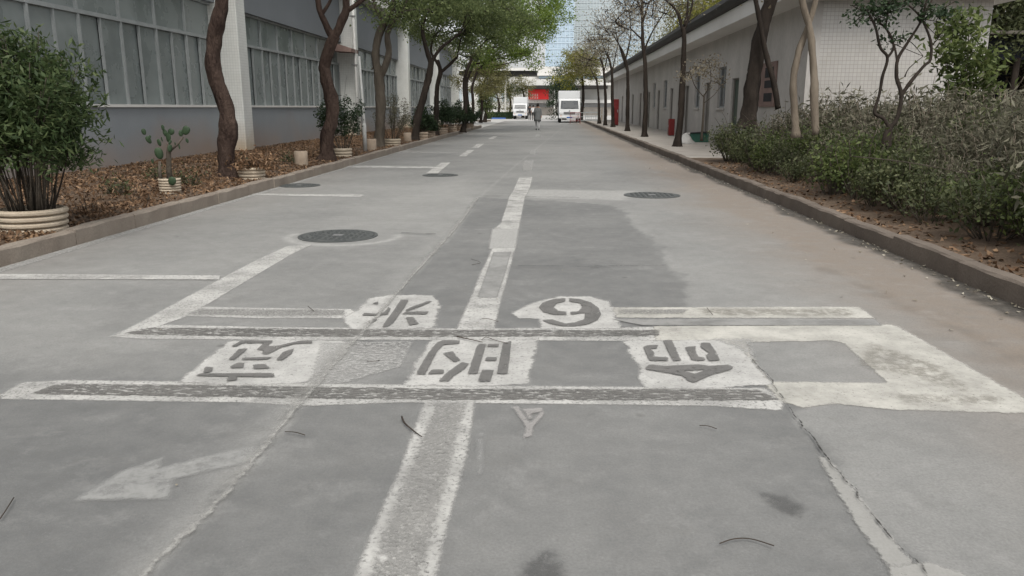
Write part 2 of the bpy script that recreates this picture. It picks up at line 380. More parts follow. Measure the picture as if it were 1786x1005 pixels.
M['sack'] = surf('white_sack', (.36, .355, .335), (.48, .47, .45), 6, .8, .3)
M['green_plastic'] = surf('green_crate_plastic', (.03, .10, .075), (.05, .14, .10), 5, .5, .1)
M['wood'] = surf('twig_wood', (.035, .028, .022), (.06, .045, .035), 20, .9, .4)
M['notice'] = surf('weathered_board', (.17, .115, .10), (.26, .18, .155), 2.5, .8, .1)
M['shed_dark'] = surf('dark_shed_board', (.012, .014, .020), (.022, .025, .034), 1.2, .9, .1)
M['shed_roof'] = surf('shed_sheet', (.10, .09, .075), (.16, .145, .12), 2, .8, .2)
M['litter_pale'] = leafmat('pale_flakes', (.14, .12, .085), (.30, .27, .21), (.46, .43, .36), .1)

# ------------------------------------------------------------------ ground and road
XL, XR = -5.0, 3.45
g = MB(); S = 1500
g.add([(-S, -60, 0), (S, -60, 0), (S, 2500, 0), (-S, 2500, 0)], [(0, 1, 2, 3)])
tag(g.obj('ground', M['ground'], loc=(0, 0, -.012)), kind='structure')

ys = [1.2]
while ys[-1] < 86: ys.append(ys[-1] + max(.035, .0035 * ys[-1] ** 1.35))
ys = np.array(ys); xs = np.linspace(XL, XR, 212)
XX, YY = np.meshgrid(xs, ys); P2 = np.stack([XX.ravel(), YY.ravel()], 1)
nx, ny = len(xs), len(ys)
nz1 = fbm(P2[:, 0] * 1.3, P2[:, 1] * 1.3) - .5; nz2 = fbm(P2[:, 0] * 5 + 40, P2[:, 1] * 5) - .5; nz3 = fbm(P2[:, 0] * .5 + 9, P2[:, 1] * .35 + 4) - .5
wob = nz1 * .35 + nz2 * .14
SEAM = gp([(1010, 200), (900, 288), (835, 345), (795, 400), (700, 505), (610, 608), (520, 712), (400, 860), (255, 1005), (150, 1105)])
CRACK = gp([(1285, 600), (1325, 640), (1355, 680), (1375, 712), (1410, 760), (1450, 815), (1500, 875), (1550, 940), (1600, 990), (1650, 1060)])
EDGE = gp([(835, 345), (985, 352), (1075, 358), (1105, 390), (1135, 425), (1170, 468), (1200, 500), (1205, 535), (1230, 545)])
strip = SEAM[2:] + list(reversed(CRACK)) + list(reversed(EDGE))[:-1]
tone = np.full(len(P2), .60) + nz3 * .45
jag = fbm(P2[:, 0] * 2.2 + 3, P2[:, 1] * 1.5 + 8, 5) - .5
tone -= .38 * sst(poly_sd(P2, strip) + nz2 * .22 + jag * .45 * sst(P2[:, 0], .6, 1.0) * sst(P2[:, 1], 5, 6), -.025, .025)
tone -= .40 * sst(line_d(P2, SEAM[5:]) * np.where(P2[:, 0] < np.interp(P2[:, 1], [c[1] for c in SEAM[::-1]], [c[0] for c in SEAM[::-1]]), 1, -1), 0, .25) * sst(-P2[:, 1], -4.4, -3.4)          # near left, dull
tone -= .16 * sst(poly_sd(P2, gp([(130, 500), (360, 490), (520, 440), (760, 420), (600, 600), (200, 640)])) + wob, -.2, .25)
tone -= .14 * sst(P2[:, 1], 13.5, 15)                                                             # beyond the cross joint
tone += .14 * sst(poly_sd(P2, gp([(640, 350), (830, 300), (820, 345), (760, 410), (520, 420)])) + wob, -.3, .4)
pale = np.zeros(len(P2))
pale += .25 * np.exp(-(np.maximum(line_d(P2, SEAM) - .002 + nz2 * .05, 0) / .022) ** 2) * (.3 + 1.1 * fbm(P2[:, 0] * 2, P2[:, 1] * 1.4))
pale += .15 * sst(-line_d(P2, [(a - .12, b) for a, b in SEAM[2:]]) + nz1 * .5 + nz2 * .2, -.22, .06) * sst(P2[:, 1], 2.5, 7)
pass
pale += .14 * sst(-line_d(P2, [(e[0] + .05, e[1]) for e in EDGE[2:]]) + nz2 * .3, -.07, .0)
pale += .6 * sst(poly_sd(P2, gp([(920, 330), (1120, 333), (1090, 350), (920, 345)])) + nz1 * .3, -.1, .15)
for c0 in [(340, 350, .5), (560, 650, .45), (250, 600, .22), (660, 620, .5), (430, 810, .10)]:
    q = G(*c0[:2]); pale += c0[2] * sst(-np.hypot(P2[:, 0] - q.x, (P2[:, 1] - q.y) * 1.6) + nz1 * .5, -.45, 0)
ring = G(600, 412); rr = np.hypot(P2[:, 0] - ring.x, P2[:, 1] - ring.y)
pale += .7 * np.exp(-((rr - .62 + nz1 * .1) / .05) ** 2) * (P2[:, 1] < ring.y + .15)
dd = XR - P2[:, 0]
dirt = 1.0 * sst(-dd + wob * 1.6 - .0, -1.15, -.25) * sst(P2[:, 1], 3.6, 4.6) + .55 * sst(-dd + wob * 1.5, -2.1, -.7)
dirt *= .9 + .4 * fbm(P2[:, 0] * 1.2, P2[:, 1] * .5)
dirt += .35 * sst(-(P2[:, 0] - XL) + wob, -1.5, .1) * (.6 + .8 * nz3)
grime = 1.0 * sst(-dd + nz1 * .30 + nz2 * .12, -.27, -.14) * sst(P2[:, 1], 4, 5)
tk = gp([(1440, 470), (1600, 545), (1786, 625), (1900, 680)])
grime += .22 * sst(-line_d(P2, tk) + nz1 * .3 + nz2 * .3, -.12, .02) + .12 * sst(-line_d(P2, gp([(1560, 575), (1700, 600), (1790, 670)])) + nz2 * .5, -.14, .02)
V3 = np.stack([P2[:, 0], P2[:, 1], np.zeros(len(P2))], 1)
ii = np.arange((ny - 1) * (nx - 1)); r0 = ii // (nx - 1) * nx + ii % (nx - 1)
rm = fast_mesh('road', V3, np.stack([r0, r0 + 1, r0 + nx + 1, r0 + nx], 1))
for nm, arr in (('tone', tone), ('pale', np.clip(pale, 0, 1)), ('dirt', np.clip(dirt, 0, 1)), ('grime', np.clip(grime, 0, 1))):
    at = rm.attributes.new(nm, 'FLOAT', 'POINT'); at.data.foreach_set('value', arr.astype(np.float32))
road = tag(link('road', rm, M['road']), kind='structure')

# ------------------------------------------------------------------ painted markings (parts of the road)
_mk = [0]
def marking(name, polys, mat, z, cell=.02, pad=.03, world_pts=False, cut=None, label=None):
    _mk[0] += 1; z = z + _mk[0] * .00004          # every sheet at a height of its own
    ps = [np.array(p if world_pts else gp(p)) for p in polys]
    al = np.concatenate(ps); lo = al.min(0) - pad; hi = al.max(0) + pad
    cy = cell if hi[1] < 9 else cell * 2
    X = np.arange(lo[0], hi[0] + cell, cell); Y = np.arange(lo[1], hi[1] + cy, cy)
    A, B = np.meshgrid(X, Y); P = np.stack([A.ravel(), B.ravel()], 1)
    sd = np.max([poly_sd(P, p) for p in ps], axis=0)
    if cut: sd = np.minimum(sd, -np.max([poly_sd(P, np.array(gp(c))) for c in cut], axis=0))
    if name.startswith('painted_'): sd = sd - .005
    w, h = len(X), len(Y); i = np.arange((h - 1) * (w - 1)); r = i // (w - 1) * w + i % (w - 1)
    q = np.stack([r, r + 1, r + w + 1, r + w], 1); q = q[(sd[q] > -pad).any(1)]
    used = np.unique(q); mp = np.zeros(len(P), int); mp[used] = np.arange(len(used))
    me = fast_mesh(name, np.stack([P[used, 0], P[used, 1], np.full(len(used), z)], 1), mp[q])
    at = me.attributes.new('sd', 'FLOAT', 'POINT'); at.data.foreach_set('value', sd[used].astype(np.float32))
    o = link(name, me, mat, road)
    if label: o['label'] = label
    return o
def sub(region, scale, polys): return [[(region[0] + x * scale, region[1] + y * scale) for x, y in p] for p in polys]

Z1, Z2, Z3, Z4 = .003, .006, .009, .012
# the near pair of lines, the middle pair, and the far line of the box
marking('border_line', [[(0, 690), (40, 668), (120, 664), (420, 668), (700, 672), (1000, 675), (1335, 678), (1368, 700), (1362, 717), (1240, 709), (1100, 707), (700, 703), (540, 709), (420, 703), (0, 697)]], M['white_paint'], Z1)
marking('border_line', [[(52, 689), (95, 673), (110, 671), (400, 674), (800, 680), (1320, 681), (1362, 700), (800, 699), (500, 696)]], M['dark_worn'], Z2)
marking('border_line', [[(190, 588), (262, 567), (500, 572), (800, 574), (1150, 571), (1150, 596), (800, 594), (560, 594), (250, 592)]], M['white_paint'], Z1)
marking('border_line', [[(215, 583), (262, 573), (800, 577), (1150, 577), (1150, 588), (800, 589), (400, 588), (290, 586)]], M['dark_worn'], Z2)
marking('border_line', [[(280, 561), (325, 535), (450, 538), (612, 540), (640, 556), (450, 556), (318, 552)]], M['white_paint'], Z1)
marking('border_line', [[(325, 549), (350, 540), (600, 542), (600, 551), (450, 552)]], M['infill_worn'], Z2)
marking('border_line', [[(1062, 537), (1500, 536), (1527, 556), (1075, 555)]], M['cream_paint'], Z1)
marking('border_line', [[(1082, 541), (1200, 541), (1190, 549), (1078, 549)]], M['infill_worn'], Z2)
marking('border_line', [[(1140, 570), (1555, 567), (1570, 572), (1786, 696), (1800, 722), (1680, 719), (1560, 716), (1460, 706), (1400, 712), (1362, 702), (1335, 672), (1290, 620), (1250, 597), (1145, 595)]], M['cream_paint'], Z1,
        cut=[[(1300, 598), (1452, 595), (1472, 600), (1548, 669), (1345, 667), (1322, 640)]])
marking('border_line', [[(1065, 558), (1525, 558), (1538, 569), (1120, 569)]], M['grey_infill'], Z2)
marking('border_line', [[(1520, 600), (1640, 640), (1700, 690), (1600, 660), (1500, 640)], [(1560, 690), (1740, 692), (1745, 706), (1580, 704)], [(1220, 540), (1480, 540), (1490, 552), (1230, 551)]], M['smudge'], Z2)
# bay line, stall lines and dashes
marking('bay_line', [[(546, 427), (500, 430), (440, 458), (375, 492), (250, 560), (195, 588), (240, 583), (320, 555), (360, 533), (410, 503), (465, 470), (515, 441)]], M['white_paint'], Z1)
marking('stall_line', [[(-220, 474), (0, 479), (385, 482), (383, 489), (0, 488), (-220, 484)]], M['white_paint'], Z2)
marking('stall_line', [[(440, 338), (636, 340), (630, 344), (438, 341)]], M['white_paint'], Z1)
marking('stall_line', [[(598, 289), (770, 291), (764, 294), (596, 292)]], M['white_paint'], Z1)
marking('stall_line', [[(700, 265), (800, 266), (799, 268), (700, 267)]], M['thin_paint'], Z1)
marking('bay_dash', [[(770, 284), (786, 284), (764, 303), (742, 303)]], M['white_paint'], Z2)
for q in ([(815, 262), (828, 262), (813, 273), (800, 273)], [(833, 251), (845, 251), (835, 258), (822, 258)], [(860, 238), (868, 238), (860, 243), (850, 243)]):
    marking('bay_dash', [q], M['white_paint'], Z1)
# centre line
marking('centre_line', [[(905, 310), (929, 309), (925, 327), (915, 347), (909, 380), (905, 400), (860, 400), (873, 391), (884, 358), (887, 345), (895, 333)]], M['white_paint'], Z1)
marking('centre_line', [[(858, 400), (905, 400), (899, 435), (852, 435)]], M['faded_paint'], Z1)
marking('centre_line', [[(858, 434), (899, 433), (891, 462), (881, 501), (870, 540), (862, 576), (796, 576), (812, 540), (825, 512), (836, 481), (850, 453)]], M['white_paint'], Z1)
marking('centre_line', [[(861, 441), (891, 440), (880, 480), (867, 520), (833, 520), (848, 478)]], M['grey_infill'], Z2)
marking('centre_line', [[(913, 280), (932, 280), (928, 298), (911, 298)]], M['thin_paint'], Z1)
marking('centre_line', [[(740, 703), (828, 702), (822, 745), (813, 797), (798, 855), (781, 915), (761, 1002), (745, 1060), (596, 1060), (620, 1002), (644, 942), (667, 888), (697, 821), (726, 740)]], M['white_paint'], Z1)
marking('centre_line', [[(761, 704), (814, 704), (801, 742), (788, 801), (775, 848), (761, 905), (748, 955), (735, 1010), (648, 1010), (662, 950), (690, 880), (716, 822), (736, 770), (752, 730)]], M['infill_worn'], Z2)
for q in ([(925, 262), (936, 262), (934, 270), (922, 270)], [(934, 235), (943, 235), (942, 240), (932, 240)]): marking('centre_line', [q], M['ghost_paint'], Z1)
# white patches under the stencilled characters
marking('paint_patch', [[(400, 597), (470, 592), (600, 596), (612, 604), (570, 640), (530, 669), (430, 674), (316, 668), (330, 652)]], M['patch_paint'], Z1)
marking('paint_patch', [[(752, 593), (937, 594), (930, 630), (920, 673), (800, 675), (704, 673), (722, 640)]], M['patch_paint'], Z1)
marking('paint_patch', [[(1090, 596), (1250, 594), (1292, 606), (1330, 650), (1345, 672), (1250, 680), (1130, 678), (1112, 660), (1120, 645), (1098, 620)]], M['patch_paint'], Z1)
marking('paint_patch', [[(628, 540), (642, 522), (680, 515), (755, 516), (768, 530), (764, 548), (755, 574), (610, 576), (600, 556)]], M['patch_paint'], Z1)
marking('paint_patch', [[(892, 549), (905, 541), (938, 526), (975, 518), (1030, 518), (1062, 528), (1072, 545), (1084, 574), (945, 575), (938, 557), (905, 556)]], M['patch_paint'], Z1)
for q in ([(560, 600), (720, 596), (700, 640), (600, 670), (540, 670)], [(1240, 592), (1310, 592), (1320, 632), (1290, 610)]): marking('paint_patch', [q], M['thin_paint'], Z1)
# the stencilled characters themselves
marking('painted_character', sub((280, 580), .168, [
    [(725,160),(840,95),(1170,95),(1170,125),(860,130),(790,165)], [(690,305),(810,185),(920,180),(780,300)],
    [(990,195),(1080,110),(1150,115),(1130,155),(1220,150),(1440,100),(1580,95),(1590,130),(1400,135),(1250,175),(1120,245),(1030,240),(1060,205)],
    [(850,275),(1060,270),(1180,268),(1100,300),(830,305)], [(1190,305),(1270,215),(1400,175),(1370,235),(1270,305)],
    [(720,370),(800,325),(880,330),(870,385),(720,390)], [(950,350),(1080,340),(1160,390),(960,400)], [(430,440),(460,370),(560,375),(540,430)],
    [(345,470),(410,440),(1180,435),(1200,485)], [(680,525),(700,460),(800,460),(810,515)]]), M['dark_paint'], Z3, .012, .02)
marking('painted_character', sub((700, 580), .1344, [
    [(175,570),(330,300),(450,150),(540,115),(770,120),(765,165),(560,180),(480,260),(400,410),(315,570)], [(525,290),(670,260),(780,385),(680,410)],
    [(330,565),(390,500),(560,500),(560,560)], [(475,660),(560,560),(680,470),(790,400),(890,425),(840,490),(700,580),(620,665)],
    [(850,560),(910,390),(970,200),(1010,165),(1105,165),(1090,240),(1040,410),(1000,560)], [(1120,165),(1280,165),(1265,210),(1115,210)],
    [(1070,390),(1100,335),(1250,340),(1240,390)], [(1230,560),(1310,160),(1435,120),(1420,300),(1385,565)], [(980,665),(1040,500),(1210,505),(1165,660)]]), M['dark_paint'], Z3, .012, .02)
marking('painted_character', sub((1090, 580), .1288, [
    [(235,215),(300,190),(460,185),(440,240),(350,245),(400,280),(410,345),(590,355),(600,410),(320,405)], [(500,125),(640,120),(690,220),(770,405),(640,410),(570,270)],
    [(800,215),(970,200),(960,260),(1000,345),(1080,355),(1100,405),(900,410)], [(1020,155),(1150,155),(1230,260),(1300,405),(1130,410),(1080,330),(1130,300),(1010,215)],
    [(250,515),(320,450),(560,470),(1000,450),(1150,470),(1400,455),(1480,490),(1440,530),(1150,610),(1050,660),(950,705),(860,690),(760,610)]]), M['dark_paint'], Z3, .012, .02,
    cut=sub((1090, 580), .1288, [[(815,545),(1060,528),(950,580)]]))
marking('painted_character', sub((600, 500), .112, [
    [(585,655),(640,560),(760,400),(880,220),(1020,220),(950,350),(780,580),(690,650)], [(940,390),(1020,345),(1330,235),(1390,250),(1080,380),(960,405)],
    [(890,450),(960,405),(1330,405),(1290,455)], [(950,500),(1080,490),(1180,600),(1010,630)], [(270,470),(310,425),(480,440),(620,420),(690,330),(740,360),(690,460),(500,475)],
    [(430,285),(540,240),(540,300)], [(350,640),(450,510),(540,530)]]), M['dark_paint'], Z3, .012, .02)
marking('painted_numeral', sub((880, 500), .1232, [
    [(870,180),(700,190),(540,240),(475,310),(540,380),(680,415),(885,425),(885,375),(770,360),(700,310),(760,250),(870,230)],
    [(905,180),(1060,190),(1230,240),(1340,320),(1375,410),(1330,490),(1200,550),(1000,585),(800,580),(620,540),(510,490),(680,480),(860,540),(1000,520),(1120,480),(1130,395),(930,420),(920,375),(1040,365),(1090,305),(1050,250),(905,230)]]), M['dark_paint'], Z3, .012, .02)
# old rubbed out marks, drips and stains
marking('ghost_arrow', [[(130, 875), (210, 825), (282, 800), (280, 818), (430, 782), (460, 786), (440, 806), (300, 838), (296, 872)]], M['ghost_paint'], Z1)
marking('paint_scribble', [[(893, 712), (902, 711), (925, 741), (945, 719), (950, 724), (930, 748), (928, 762), (912, 768), (918, 748)], [(912, 716), (945, 714), (948, 720), (925, 724), (928, 733), (922, 734)]], M['scribble'], Z2, .01, .02)
marking('paint_splash', [[(656, 978), (668, 970), (678, 978), (668, 988)]], M['white_paint'], Z3, .01, .02)
marking('paint_streak', [[(833, 760), (842, 758), (840, 830), (834, 826)]], M['ghost_paint'], Z1, .012, .03)
marking('damp_stain', [[(1330, 862), (1370, 868), (1400, 885), (1390, 902), (1355, 890)]], M['stain'], Z1)
marking('damp_stain', [[(912, 1005), (920, 985), (945, 978), (975, 985), (982, 1005), (970, 1030), (925, 1030)]], M['stain'], Z1)
marking('damp_stain', [[(942, 965), (962, 963), (966, 975), (948, 977)]], M['stain'], Z1)
_r = random.Random(5); sm = [(a, b) for a, b in SEAM if b < 16]; fine_ = []
for a_, b_ in zip(sm[:-1], sm[1:]):
    for t_ in np.linspace(0, 1, 14)[:-1]: fine_.append((a_[0] + (b_[0] - a_[0]) * t_ + _r.gauss(0, .004), a_[1] + (b_[1] - a_[1]) * t_))
marking('joint_line', [[(x - _r.uniform(.004, .014), y) for x, y in fine_] + [(x + _r.uniform(.002, .010), y) for x, y in fine_[::-1]]], M['repair'], Z3, .012, .03, True)
marking('joint_dust', [[(x - .02 - .11 * abs(mnoise.noise(Vector((y * 1.3, 3, 0)))), y) for x, y in fine_] + [(x, y) for x, y in fine_[::-1]]], M['dust'], Z2, .02, .03, True)
# gutter mortar line beside the left kerb
marking('gutter_line', [[(XL + .02, 4), (XL + .17, 4), (XL + .15, 18), (XL + .13, 40), (XL + .02, 40)]], M['thin_paint'], .002, .03, .05, True)
def crack(pts, w, nm='crack'):
    P = gp(pts); out = []; o2 = []
    rr_ = random.Random(len(pts) * 7 + int(pts[0][0]))
    fine = []
    for a, b in zip(P[:-1], P[1:]):
        k = max(2, int(math.hypot(b[0] - a[0], b[1] - a[1]) / .06))
        for i in range(k): t = i / k; fine.append((a[0] + (b[0] - a[0]) * t + rr_.gauss(0, .006), a[1] + (b[1] - a[1]) * t + rr_.gauss(0, .006)))
    fine.append(P[-1])
    for i, p in enumerate(fine):
        q = fine[min(i + 1, len(fine) - 1)]; o = fine[max(i - 1, 0)]; d = Vector((q[0] - o[0], q[1] - o[1])); d.normalize(); n = Vector((-d.y, d.x))
        ww = w * rr_.uniform(.4, 1.2); out.append((p[0] + n.x * ww, p[1] + n.y * ww)); o2.append((p[0] - n.x * ww, p[1] - n.y * ww))
    marking(nm, [out + o2[::-1]], M['crack'], Z4, .008, .012, True)
crack([(1310, 628), (1340, 660), (1375, 712), (1410, 760), (1450, 815), (1500, 875), (1550, 940), (1600, 992), (1640, 1050)], .0032)
marking('mortar_repair', [[(1428, 800), (1445, 800), (1500, 870), (1550, 935), (1592, 985), (1640, 1050), (1600, 1050), (1545, 985), (1500, 925), (1460, 860)]], M['repair'], Z1, .012, .03)
marking('mortar_repair', [[(1550, 990), (1620, 982), (1700, 1010), (1560, 1040)]], M['repair'], Z1, .012, .03)
crack([(835, 343), (900, 344), (1010, 346)], .012)
crack([(700, 408), (760, 410)], .010)
crack([(905, 466), (1030, 467), (1160, 465)], .005)
crack([(880, 248), (1000, 246)], .03)

# ------------------------------------------------------------------ kerbs, one object per stone
def kerb(name, x0, x1, ya, yb, mat, step=1.0, h=.165, front=1):
    root = tag(empty(name, ((x0 + x1) / 2, ya, 0)), kind='structure')
    bm_ = MB(); w = abs(x1 - x0) / 2
    ch = .02
    prof = [(-w, -.1), (w, -.1), (w, h - ch), (w - ch, h), (-w + ch, h), (-w, h - ch)]
    nseg = 7; vs_ = []; fs_ = []
    for i in range(nseg + 1):
        yy = .006 + (step - .012) * i / nseg
        for k, (px_, pz) in enumerate(prof):
            j = .006 * math.sin(i * 2.1 + k * 1.7) if pz > 0 else 0
            vs_.append((px_ + j, yy, pz + .004 * math.sin(i * 1.3 + k)))
    n_ = len(prof)
    for i in range(nseg):
        for k in range(n_):
            k2 = (k + 1) % n_; fs_.append((i*n_ + k, i*n_ + k2, (i+1)*n_ + k2, (i+1)*n_ + k))
    fs_.append(tuple(range(n_))[::-1]); fs_.append(tuple(nseg*n_ + k for k in range(n_)))
    bm_.add(vs_, fs_); me = bm_.mesh('kerb_stone'); me.materials.append(mat)
    k = 0; y = 0
    while y < yb - ya:
        o = link('kerb_stone', me, None, root, (random.gauss(0, .006), y, random.gauss(0, .005)), (random.gauss(0, .004), random.gauss(0, .01), random.gauss(0, .004)))
        y += step; k += 1
    return root
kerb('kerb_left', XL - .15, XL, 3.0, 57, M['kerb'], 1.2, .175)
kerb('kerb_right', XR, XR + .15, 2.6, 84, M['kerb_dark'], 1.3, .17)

# ------------------------------------------------------------------ planting beds
def bed(name, x0, x1, y0, y1, zf, mat, cell=.2):
    X = np.arange(x0, x1 + 1e-3, cell * .7); Y = np.arange(y0, y1, cell)
    A, B = np.meshgrid(X, Y); Z = zf(A, B); w, h = len(X), len(Y)
    i = np.arange((h - 1) * (w - 1)); r = i // (w - 1) * w + i % (w - 1)
    me = fast_mesh(name, np.stack([A.ravel(), B.ravel(), Z.ravel()], 1), np.stack([r, r + 1, r + w + 1, r + w], 1), True)
    return tag(link(name, me, mat), kind='structure')
zL = lambda x, y: .12 + .10 * sst(XL - .15 - x, 0, 1.6) + .07 * (fbm(x * 1.5, y * 1.5) - .5)
zR = lambda x, y: .11 + .16 * sst(x - XR - .2, 0, 1.8) * sst(-y, -21, -19) + .06 * (fbm(x * 1.5 + 5, y * 1.5) - .5)
def z1(fn, x, y): return float(fn(np.array([x]), np.array([y]))[0])
bed('soil_left', -9.4, XL - .12, 2, 58, zL, M['soil'])
bed('soil_right', XR + .12, 16, 2, 21.2, zR, M['soil'])
pv = MB(); pv.box(XR + .152, 6.75, 20.9, 86, -.1, .135); tag(pv.obj('pavement', M['paving'], bevel=.01), kind='structure')
# leaf litter on the left bed, flakes in the right gutter and bed
n = 60000; ly = 3 + 50 * rng.random(n) ** 1.9; lx = XL - .13 - 3.9 * rng.random(n) ** 1.0
kp = rng.random(n) < .55 + 1.5 * sst(fbm(lx * 1.1 + 3, ly * .8), .40, .62); lx, ly = lx[kp], ly[kp]; n = len(lx)
lc = np.stack([lx, ly, zL(lx, ly) + .012 + .03 * rng.random(n)], 1)
tag(link('fallen_leaves', leaf_mesh('fallen_leaves', lc, .062, .034, .2, .35), M['litter']), 'carpet of brown fallen leaves on the soil below the grey wall', 'leaves', kind='stuff')
n = 2600; ly = 4 + 15 * rng.random(n) ** 1.3; lx = XR + .16 + 3.5 * rng.random(n) ** 1.6
lc = np.stack([lx, ly, zR(lx, ly) + .012], 1)
tag(link('fallen_leaves', leaf_mesh('fallen_leaves', lc, .075, .045, .2, .7), M['litter']), 'dry brown leaves on the soil under the hedge shrubs', 'leaves', kind='stuff')
n = 420; ly = 4.2 + 24 * rng.random(n) ** 1.2; lx = XR - .01 - np.abs(rng.normal(0, .10, n))
far = rng.random(n) < .12; lx = np.where(far, XR - .1 - 1.1 * rng.random(n), lx)
lc = np.stack([lx, ly, np.full(n, .012)], 1)
tag(link('gutter_litter', leaf_mesh('gutter_litter', lc, .036, .022, .1, .8), M['litter_pale']), 'pale leaf flakes scattered in the dirty gutter along the kerb', 'litter', kind='stuff')
n = 40; lc = np.stack([rng.uniform(-3, 3, n), 2.4 + 9 * rng.random(n), np.full(n, .012)], 1)
tag(link('road_litter', leaf_mesh('road_litter', lc, .014, .012, .1, .8), M['litter_pale']), 'tiny pale specks strewn over the open road surface', 'litter', kind='stuff')

# ------------------------------------------------------------------ left factory building
XW = -9.2; SILL, TRANS, WTOP, ROOF = 1.49, 3.27, 4.2, 6.35
fac = tag(empty('factory_building', (XW, 35, 0)), 'long grey factory with tall paned windows between white tiled columns', 'building')
def part(mb, name, mat, par, **kw):
    o = mb.obj(name, mat, par, **kw); o.matrix_parent_inverse = Matrix.Translation(-Vector(par.location)) ; return o
part(MB().box(XW - .35, XW, -6, 75, -.1, SILL - .06), 'lower_wall', M['wall_grey'], fac)
part(MB().box(XW - .35, XW + .04, -6, 75, WTOP, ROOF), 'upper_wall', M['panel_grey'], fac)
part(MB().box(XW - 6, XW + .62, -6, 75.4, ROOF, ROOF + .55), 'roof', M['fascia_white'], fac)
part(MB().box(XW - 6, XW - .351, 74.6, 75, -.1, ROOF), 'end_wall', M['panel_grey'], fac)
COLS = [-4, 9, 22, 35, 48, 61, 74]
for cy_ in COLS:
    part(MB().box(XW - .345, XW + .62, cy_ - .32, cy_ + .32, -.1, ROOF - .003), 'column', M['tile_col'], fac, bevel=.015)
pane_lo = MB().box(-.012, 0, 0, 1, 0, 1).mesh('pane'); pane_lo.materials.append(M['glass'])
bar = MB().box(-.03, .03, -.5, .5, 0, 1).mesh('mullion'); bar.materials.append(M['alu'])
for a, b in zip(COLS[:-1], COLS[1:]):
    if b < 10: continue
    y0, y1 = a + .33, b - .33
    win = tag(empty('window_band', (0, 0, 0))); win.parent = fac; win.matrix_parent_inverse = Matrix.Translation(-Vector(fac.location))
    xg = XW - .13
    def bx(name, me, y, z, sy, sz, dx=0):
        o = bpy.data.objects.new(name, me); COL.objects.link(o); o.parent = win; o.location = (xg + dx, y, z); o.scale = (1, sy, sz); return o
    MB().box(XW - .2, XW + .05, y0 - .02, y1 + .02, SILL - .058, SILL).obj('sill', M['fascia_white'], win)
    MB().box(xg - .02, xg + .05, y0, y1, TRANS - .04, TRANS + .04).obj('transom', M['alu'], win)
    MB().box(xg - .02, xg + .05, y0, y1, WTOP - .06, WTOP - .002).obj('head_rail', M['alu'], win)
    np_ = 16; w = (y1 - y0) / np_
    for i in range(np_):
        o = bx('pane', pane_lo, y0 + i * w, SILL, w, TRANS - SILL - .04, -.015 if i % 2 else -.045)
        o.rotation_euler = (0, random.gauss(0, .006), random.gauss(0, .008))
    for i in range(np_ + 1):
        bx('mullion', bar, y0 + i * w, SILL, .032 if i % 2 else .062, TRANS - SILL - .04, 0 if i % 2 else .012)
    for i in range(0, np_, 2):
        o = bx('pane', pane_lo, y0 + i * w, TRANS + .04, 2 * w, WTOP - TRANS - .1, -.03); o.rotation_euler = (0, random.gauss(0, .006), random.gauss(0, .006))
        bx('mullion', bar, y0 + i * w, TRANS + .04, .06, WTOP - TRANS - .1)
    MB().box(XW - .36, XW - .34, y0, y1, SILL, WTOP).obj('backing', M['shed_dark'], win)
# downpipe and small hood by the second column
dp = tag(empty('downpipe', (XW + .72, 33.9, 0)), 'white rain pipe bending out from a tiled column to the soil', 'pipe')
p0 = PY(637, 262, 24.0); 
part(MB().tube([(-8.45, 34.2, 6.3), (-8.45, 34.2, 2.0), (-8.40, 34.0, .1)], .06, 10), 'pipe_run', M['pipe_white'], dp, smooth=True)
for z in (1.2, 3.2, 5.2): part(MB().box(-8.60, -8.37, 34.12, 34.28, z, z + .05), 'bracket', M['grey_metal'], dp)
pp = G(637, 262, .18)
ps = tag(empty('white_post', pp), 'slim white pipe post standing at the bed edge beside the second trunk', 'post')
MB().tube([(0, 0, -.1), (0, 0, .9), (-.06, 0, 2.7)], [.05, .042, .03], 12).obj('shaft', M['pipe_white'], ps, smooth=True)
MB().lathe([(.062, -.05), (.062, .75), (.05, .78)], 12).obj('sleeve', M['pipe_white'], ps, smooth=True)
vh = PX(598, 84, XW + .3)
hood = tag(empty('vent_hood', vh), 'brown metal vent hood jutting from the grey factory panel', 'vent')
MB().add([(-.3,-.6,-.15),(.5,-.6,-.2),(.5,.6,-.2),(-.3,.6,-.15),(-.3,-.6,.2),(.5,-.6,-.05),(.5,.6,-.05),(-.3,.6,.2)], [(0,3,2,1),(4,5,6,7),(0,1,5,4),(1,2,6,5),(2,3,7,6),(3,0,4,7)]).obj('cowl', M['notice'], hood)

# ------------------------------------------------------------------ right row building with doors and windows
XB, YB0, YB1, EAVE = 6.6, 21.0, 86.0, 4.06
row = tag(empty('row_building', (XB, YB0, 0)), 'low white row building with tiled gable wall and dark gutter', 'building')
def rpart(mb, name, mat, **kw): return part(mb, name, mat, row, **kw)
items = [('door', 1271, 1286, 'g'), ('window', 1250, 1263, ''), ('door', 1228, 1237, 'y'), ('window', 1210, 1219, ''), ('door', 1192, 1200, 'y'), ('door', 1165, 1173, 'y'),
         ('window', 1156, 1162, ''), ('door', 1143.5, 1150, 'y'), ('window', 1138, 1142, ''), ('door', 1127.5, 1133, 'g'), ('door', 1113, 1118, 'y'), ('door', 1100, 1104.5, 'g'), ('window', 1092, 1095, ''), ('door', 1081, 1086, 'y'),
         ('door', 1062, 1065, 'g'), ('window', 1055, 1057, ''), ('door', 1045, 1047.5, 'g')]
holes = []
for k, a, b, c in items:
    ya = PX(b, 190, XB).y; yb = PX(a, 190, XB).y
    if k == 'door': yb = min(yb, ya + 1.1) if yb - ya > 1.1 else max(yb, ya + .75)
    else: yb = max(min(yb, ya + 1.4), ya + .9)
    holes.append((ya, yb, .13 if k == 'door' else 1.42, 2.45 if k == 'door' else 2.95, k, c))
holes.sort(); hs_ = []
